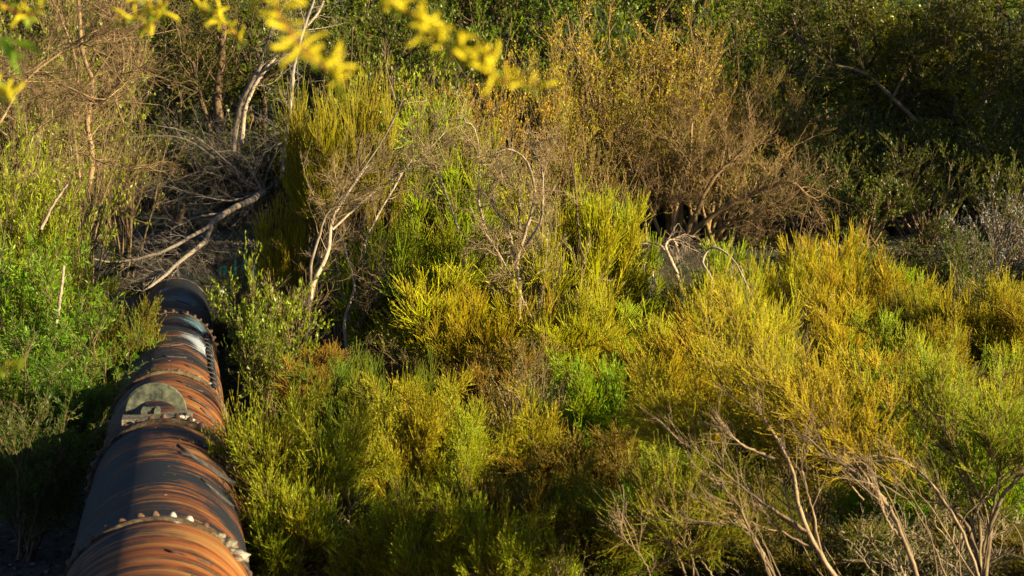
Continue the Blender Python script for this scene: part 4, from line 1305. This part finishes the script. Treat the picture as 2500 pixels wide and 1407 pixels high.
    ('tree', 0, 2440, 52, 160, 280, 'shaded tree with fine branches above the grey shrub', (.04, .065, .012)),
    ('leafy', 0, 60, 44, -40, 330, 'yellow lit leafy growth behind the bare thicket at the top left', (.22, .27, .01)),
    ('leafy', 0, 1300, 50, 60, 260, 'green leafy shrub seen through the tan shrubs left of centre', (.12, .20, .008)),
    ('leafy', 1, 1520, 51, 20, 260, 'green leafy shrub seen through the red leaved shrub', (.14, .22, .008)),
    ('leafy', 0, 1720, 52, 30, 240, 'green leafy shrub seen through the reddish tipped shrub', (.14, .22, .008)),
    ('leafy', 1, 980, 44, 120, 240, 'yellow green leafy shrub behind the leaning bare stems', (.26, .30, .01)),
    ('thicket', 0, 1310, 31.6, 430, 130, 'grey twig web right of the twisted dead shrub', None),
    ('thicket', 0, 1290, 24.5, 830, 170, 'grey bare twig shrub rising behind the bright green shrub', None),
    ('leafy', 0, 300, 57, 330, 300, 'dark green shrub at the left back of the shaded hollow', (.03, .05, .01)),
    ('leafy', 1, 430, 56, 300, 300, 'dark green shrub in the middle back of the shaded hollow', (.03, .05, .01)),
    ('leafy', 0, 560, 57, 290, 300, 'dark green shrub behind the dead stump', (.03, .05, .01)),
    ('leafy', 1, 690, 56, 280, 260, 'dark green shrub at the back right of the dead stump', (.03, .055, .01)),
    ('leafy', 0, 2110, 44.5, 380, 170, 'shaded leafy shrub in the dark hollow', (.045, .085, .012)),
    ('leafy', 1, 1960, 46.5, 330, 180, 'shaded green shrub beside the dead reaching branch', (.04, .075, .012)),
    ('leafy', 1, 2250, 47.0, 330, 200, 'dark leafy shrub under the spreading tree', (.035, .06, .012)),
]
for kind, var, px, d, yt, wp, label, colr in TAB:
    bk = (1, 1, 1)
    if kind == 'thicket':
        bk = (.9, .84, .74) if 'grey' in label else (.6, .53, .42)
    if kind == 'upright':
        bk = (.85, .74, .48)
    if kind == 'tree':
        bk = (.9, .85, .75)
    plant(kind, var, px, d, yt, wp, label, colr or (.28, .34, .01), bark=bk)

# low growth filling the gaps between the labelled shrubs
for px in range(620, 2600, 105):
    for d in (17.5, 20.5, 24.5, 28.5, 33.5, 38):
        if (px < 760 and d > 20) or (px < 1000 and d > 24 and d < 36):
            continue
        q = px + rng.normal() * 40
        z = float(G(*W(q, 700, d)[:2]))
        top = z + rng.uniform(.55, 1.0) * (1.2 if d < 36 else 1.5)
        yt = 370 + (CAMH - top) * FPX / d
        kind = ['broom_green', 'broom', 'thicket', 'leafy'][int(rng.choice(4, p=[.35, .3, .2, .15]))]
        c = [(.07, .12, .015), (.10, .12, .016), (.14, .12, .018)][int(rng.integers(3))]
        lab = {'broom_green': 'low dark green shrub growing between taller ones', 'broom': 'low olive broom growing between taller shrubs',
               'thicket': 'low bare twiggy shrub under the taller shrubs', 'leafy': 'low dark leafy shrub under the taller shrubs'}[kind]
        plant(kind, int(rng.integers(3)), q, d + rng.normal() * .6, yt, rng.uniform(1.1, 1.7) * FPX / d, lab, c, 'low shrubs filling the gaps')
for px, d in ((-60, 21), (60, 20), (-40, 28), (20, 37), (120, 40), (-80, 33)):
    plant('willow', px, px, d, 370 + (CAMH - 1.6) * FPX / d, 300, 'low willow growth in the shade at the left edge', (.05, .10, .012), 'low willows at the left edge')
for px in range(900, 2550, 150):
    for d in (50, 54):
        q = px + rng.normal() * 50
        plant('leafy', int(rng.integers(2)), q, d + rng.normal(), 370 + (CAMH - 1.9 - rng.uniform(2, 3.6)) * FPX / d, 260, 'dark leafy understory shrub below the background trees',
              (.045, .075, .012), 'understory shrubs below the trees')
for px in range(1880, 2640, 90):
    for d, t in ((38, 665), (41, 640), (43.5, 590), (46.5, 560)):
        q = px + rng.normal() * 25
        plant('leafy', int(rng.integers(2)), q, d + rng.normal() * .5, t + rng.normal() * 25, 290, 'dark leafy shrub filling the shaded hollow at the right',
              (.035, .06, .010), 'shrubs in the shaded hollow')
# trees on the slope behind
for row, (d, n) in enumerate(((68, 11), (80, 12), (96, 12))):
    for k in range(n):
        x = (k - (n - 1) / 2) * (36 + row * 8) / (n - 1) + rng.normal() * .8
        y = d + rng.normal() * 1.5
        plant('tree', int(rng.integers(3)), 0, 0, 0, 0, 'green tree on the wooded slope behind', (.11, .18, .008), 'trees on the slope behind',
              xyz=(x, y, float(G(x, y)) + rng.uniform(8, 11), rng.uniform(6, 8)), bark=(1.2, 1.1, 1))
# the tree belt goes on to the right, outside the picture; its shade falls on the hollow
for x, y, h in [(c_ * .309 + a_ * .951, c_ * .951 - a_ * .309, h_) for a_, h_ in ((6, 9.5), (10, 11)) for c_ in (50, 52.5, 55, 57.5, 60, 62.5)]:
    plant('tree', 2, 0, 0, 0, 0, 'tall tree of the belt beyond the right edge', (.05, .08, .012), 'tree belt right of the view',
          xyz=(x, y, float(G(x, y)) + h, 8), bark=(1.2, 1.1, 1))

for k, (px, d, yt, lab) in enumerate(((240, 29, 740, 'tuft of yellow green reed blades behind the willow'), (285, 28, 770, 'thin grass tuft left of the pipe'), (270, 24, 900, 'straw grass blades bending over the pipe'),
                                      (540, 38, 690, 'green grass tuft right of the pipe end'), (250, 26, 800, 'pale dry grass blades among the willow leaves'))):
    plant('grass', 0, px, d, yt, 90, lab, [(.22, .26, .03), (.15, .2, .02), (.36, .24, .06), (.05, .10, .01), (.35, .24, .07)][k])

# ------------------------------------------------------------------ willow with catkins in front of the camera
catm, nt_, b_ = new_mat('catkin')
tc_ = nd(nt_, 'ShaderNodeTexCoord')
n_ = noise(nt_, tc_.outputs['Object'], 300, 2, .6)
cc_ = mixc(nt_, n_, (.66, .52, .008), (.84, .74, .015))
nt_.links.new(cc_, b_.inputs['Base Color'])
b_.inputs['Roughness'].default_value = .8
tr_ = nd(nt_, 'ShaderNodeBsdfTranslucent'); nt_.links.new(cc_, tr_.inputs[0])
mx_ = nd(nt_, 'ShaderNodeMixShader'); mx_.inputs[0].default_value = .3
nt_.links.new(b_.outputs[0], mx_.inputs[1]); nt_.links.new(tr_.outputs[0], mx_.inputs[2]); nt_.links.new(mx_.outputs[0], nt_.nodes['Material Output'].inputs[0])


def catkin_mesh(L, curl):
    n, k = 12, 8
    t = np.linspace(0, 1, n)
    ang = curl * t
    P = np.zeros((n, 3))
    P[1:, 2] = np.cumsum(np.cos(ang[1:])) * L / n
    P[1:, 0] = np.cumsum(np.sin(ang[1:])) * L / n
    r = .0031 * np.sqrt(np.clip(np.sin(np.pi * (t * .9 + .06)), .02, 1)) * (L / .045) ** .5
    a = np.arange(k) * 2 * np.pi / k
    v = []
    for i in range(n):
        wob = 1 + .18 * rng.normal(size=k)
        nx, nz = math.cos(ang[i]), -math.sin(ang[i])
        for j in range(k):
            v.append(P[i] + r[i] * wob[j] * (math.cos(a[j]) * np.array([nx, 0, nz]) + math.sin(a[j]) * np.array([0, 1, 0])))
    q = np.array([[i * k + j, i * k + (j + 1) % k, (i + 1) * k + (j + 1) % k, (i + 1) * k + j] for i in range(n - 1) for j in range(k)])
    g = Geo(); g.add(np.array(v), q, np.full((n * k, 4), .5))
    # fuzz of stamens
    m = 130
    idx = rng.integers(1, n - 1, m); aa = rng.random(m) * 6.28
    D = np.stack([np.cos(aa), np.sin(aa), .3 * rng.normal(size=m)], -1)
    g.leaves(P[idx] + D * r[idx][:, None] * .8, D, .0028, .0012)
    return g.mesh('catkin', catm)


CK = [catkin_mesh(.062, 1.1), catkin_mesh(.052, -.9), catkin_mesh(.068, 1.5), catkin_mesh(.042, .5)]
wt = empty('catkin_willow', (-2.6, 2.2, float(G(-2.6, 2.2))))
tag(wt, 'willow with yellow catkins on twigs hanging blurred in front of the view', 'tree')
WO = np.array(wt.location)
g = Geo()
trk = spline([(-2.6, 2.2, 2.2), (-2.5, 2.4, 3.6), (-2.0, 2.9, 4.8), (-1.0, 3.5, 5.35), (.3, 4.0, 5.5), (1.4, 4.3, 5.4)], 30)
g.tubes((trk - WO)[None], .09, .02, 10)
lim2 = spline([(-2.45, 2.5, 3.9), (-2.4, 3.6, 4.4), (-2.0, 4.6, 4.9), (-1.3, 5.4, 5.3)], 20)
g.tubes((lim2 - WO)[None], .04, .012, 8)
obj('trunk', g.mesh('trunk', M['bark_dark']), wt, (1, 1, 1))
CAT = [  # pts (px,py,d), n catkins, size
    ([(640, -260, 3.3), (655, -60, 3.3), (680, 30, 3.3), (730, 110, 3.3), (790, 165, 3.3), (850, 215, 3.3)], 46, 1.0, .22),
    ([(860, -260, 3.4), (930, -40, 3.4), (1000, 35, 3.4), (1060, 95, 3.4), (1140, 150, 3.4), (1215, 190, 3.4), (1325, 215, 3.4)], 60, 1.0, .2),
    ([(440, -160, 5.2), (480, 0, 5.2), (530, 40, 5.2), (595, 105, 5.2)], 24, 1.0, .35),
    ([(420, -120, 5.0), (375, -10, 5.0), (330, 40, 5.0), (290, 65, 5.0)], 16, 1.0, .3),
    ([(430, -120, 5.0), (410, -10, 5.0), (380, 40, 5.0), (350, 85, 5.0)], 14, 1.0, .35),
    ([(-160, 150, 4.2), (-60, 200, 4.2), (0, 225, 4.2), (40, 250, 4.2)], 12, 1.0, .1),
    ([(-160, 900, 4.0), (-60, 905, 4.0), (0, 905, 4.0), (50, 885, 4.0)], 6, .6, .3),
    ([(-120, -60, 4.4), (20, 20, 4.4), (70, 40, 4.4), (105, 15, 4.4)], 9, .8, .1),
]
for pts, nc, sz, t0 in CAT:
    P = spline([W(*p) for p in pts], 30)
    g = Geo(); g.tubes((P - WO)[None], .004, .0014, 6)
    # joint twig up to the limb
    tgt = lim2[-1] if pts[0][2] > 4.5 else (trk[22] if pts[0][0] > 800 else (trk[18] if pts[0][0] > 500 else lim2[8]))
    up_ = spline([P[0], (P[0] + tgt) / 2 + np.array([0, 0, .05]), tgt], 12)
    g.tubes((up_ - WO)[None], .004, .008, 6)
    br = obj('branch', g.mesh('branch', M['twig_brown']), wt, (1.6, .9, .5))
    tk = np.linspace(t0, .97, nc)
    for t in tk:
        f = t * 29; i = min(int(f), 28)
        p = P[i] + (P[i + 1] - P[i]) * (f - i)
        o = obj('catkin', CK[int(rng.integers(4))], br)
        dr = unit(rng.normal(size=3) * np.array([1, .6, .6]) + np.array([.15, 0, .35]))
        z = Vector(tuple(dr)); x = z.orthogonal().normalized(); y = z.cross(x)
        from mathutils import Matrix
        mt = Matrix((x, y, z)).transposed().to_4x4() @ Matrix.Rotation(rng.random() * 6.28, 4, 'Z')
        mt.translation = Vector(tuple(p - WO))
        s_ = .88 * sz * (.75 + .45 * rng.random()) * (1 if t < .85 else .7)
        o.matrix_basis = mt @ Matrix.Scale(s_, 4)
    lf = Geo()
    p, d, i_, _ = kids((P - WO)[None], 26, t0, 1, .9)
    lf.leaves(p, d, .03 * (.5 + .8 * rng.random(26)), .008)
    obj('leaves', lf.mesh('leaves', M['willow']), br, (.30, .40, .03))
# a few larger green willow leaves at the left edge
lf = Geo()
P = spline([W(*p) for p in [(-160, 60, 4.0), (-40, 90, 4.0), (10, 95, 4.0), (30, 110, 4.0)]], 12)
lf.tubes((P - WO)[None], .003, .002, 5)
p, d, i_, _ = kids((P - WO)[None], 12, .4, 1, .8)
d[:, 2] -= .3
lf.leaves(p, d, .075, .014)
obj('leaves', lf.mesh('leaves', M['willow']), wt, (.22, .42, .03))
g = Geo()
up_ = spline([P[0], (P[0] + lim2[6]) / 2, lim2[6]], 8); g.tubes((up_ - WO)[None], .004, .006, 6)
obj('branch', g.mesh('branch', M['twig_brown']), wt, (1, 1, 1))
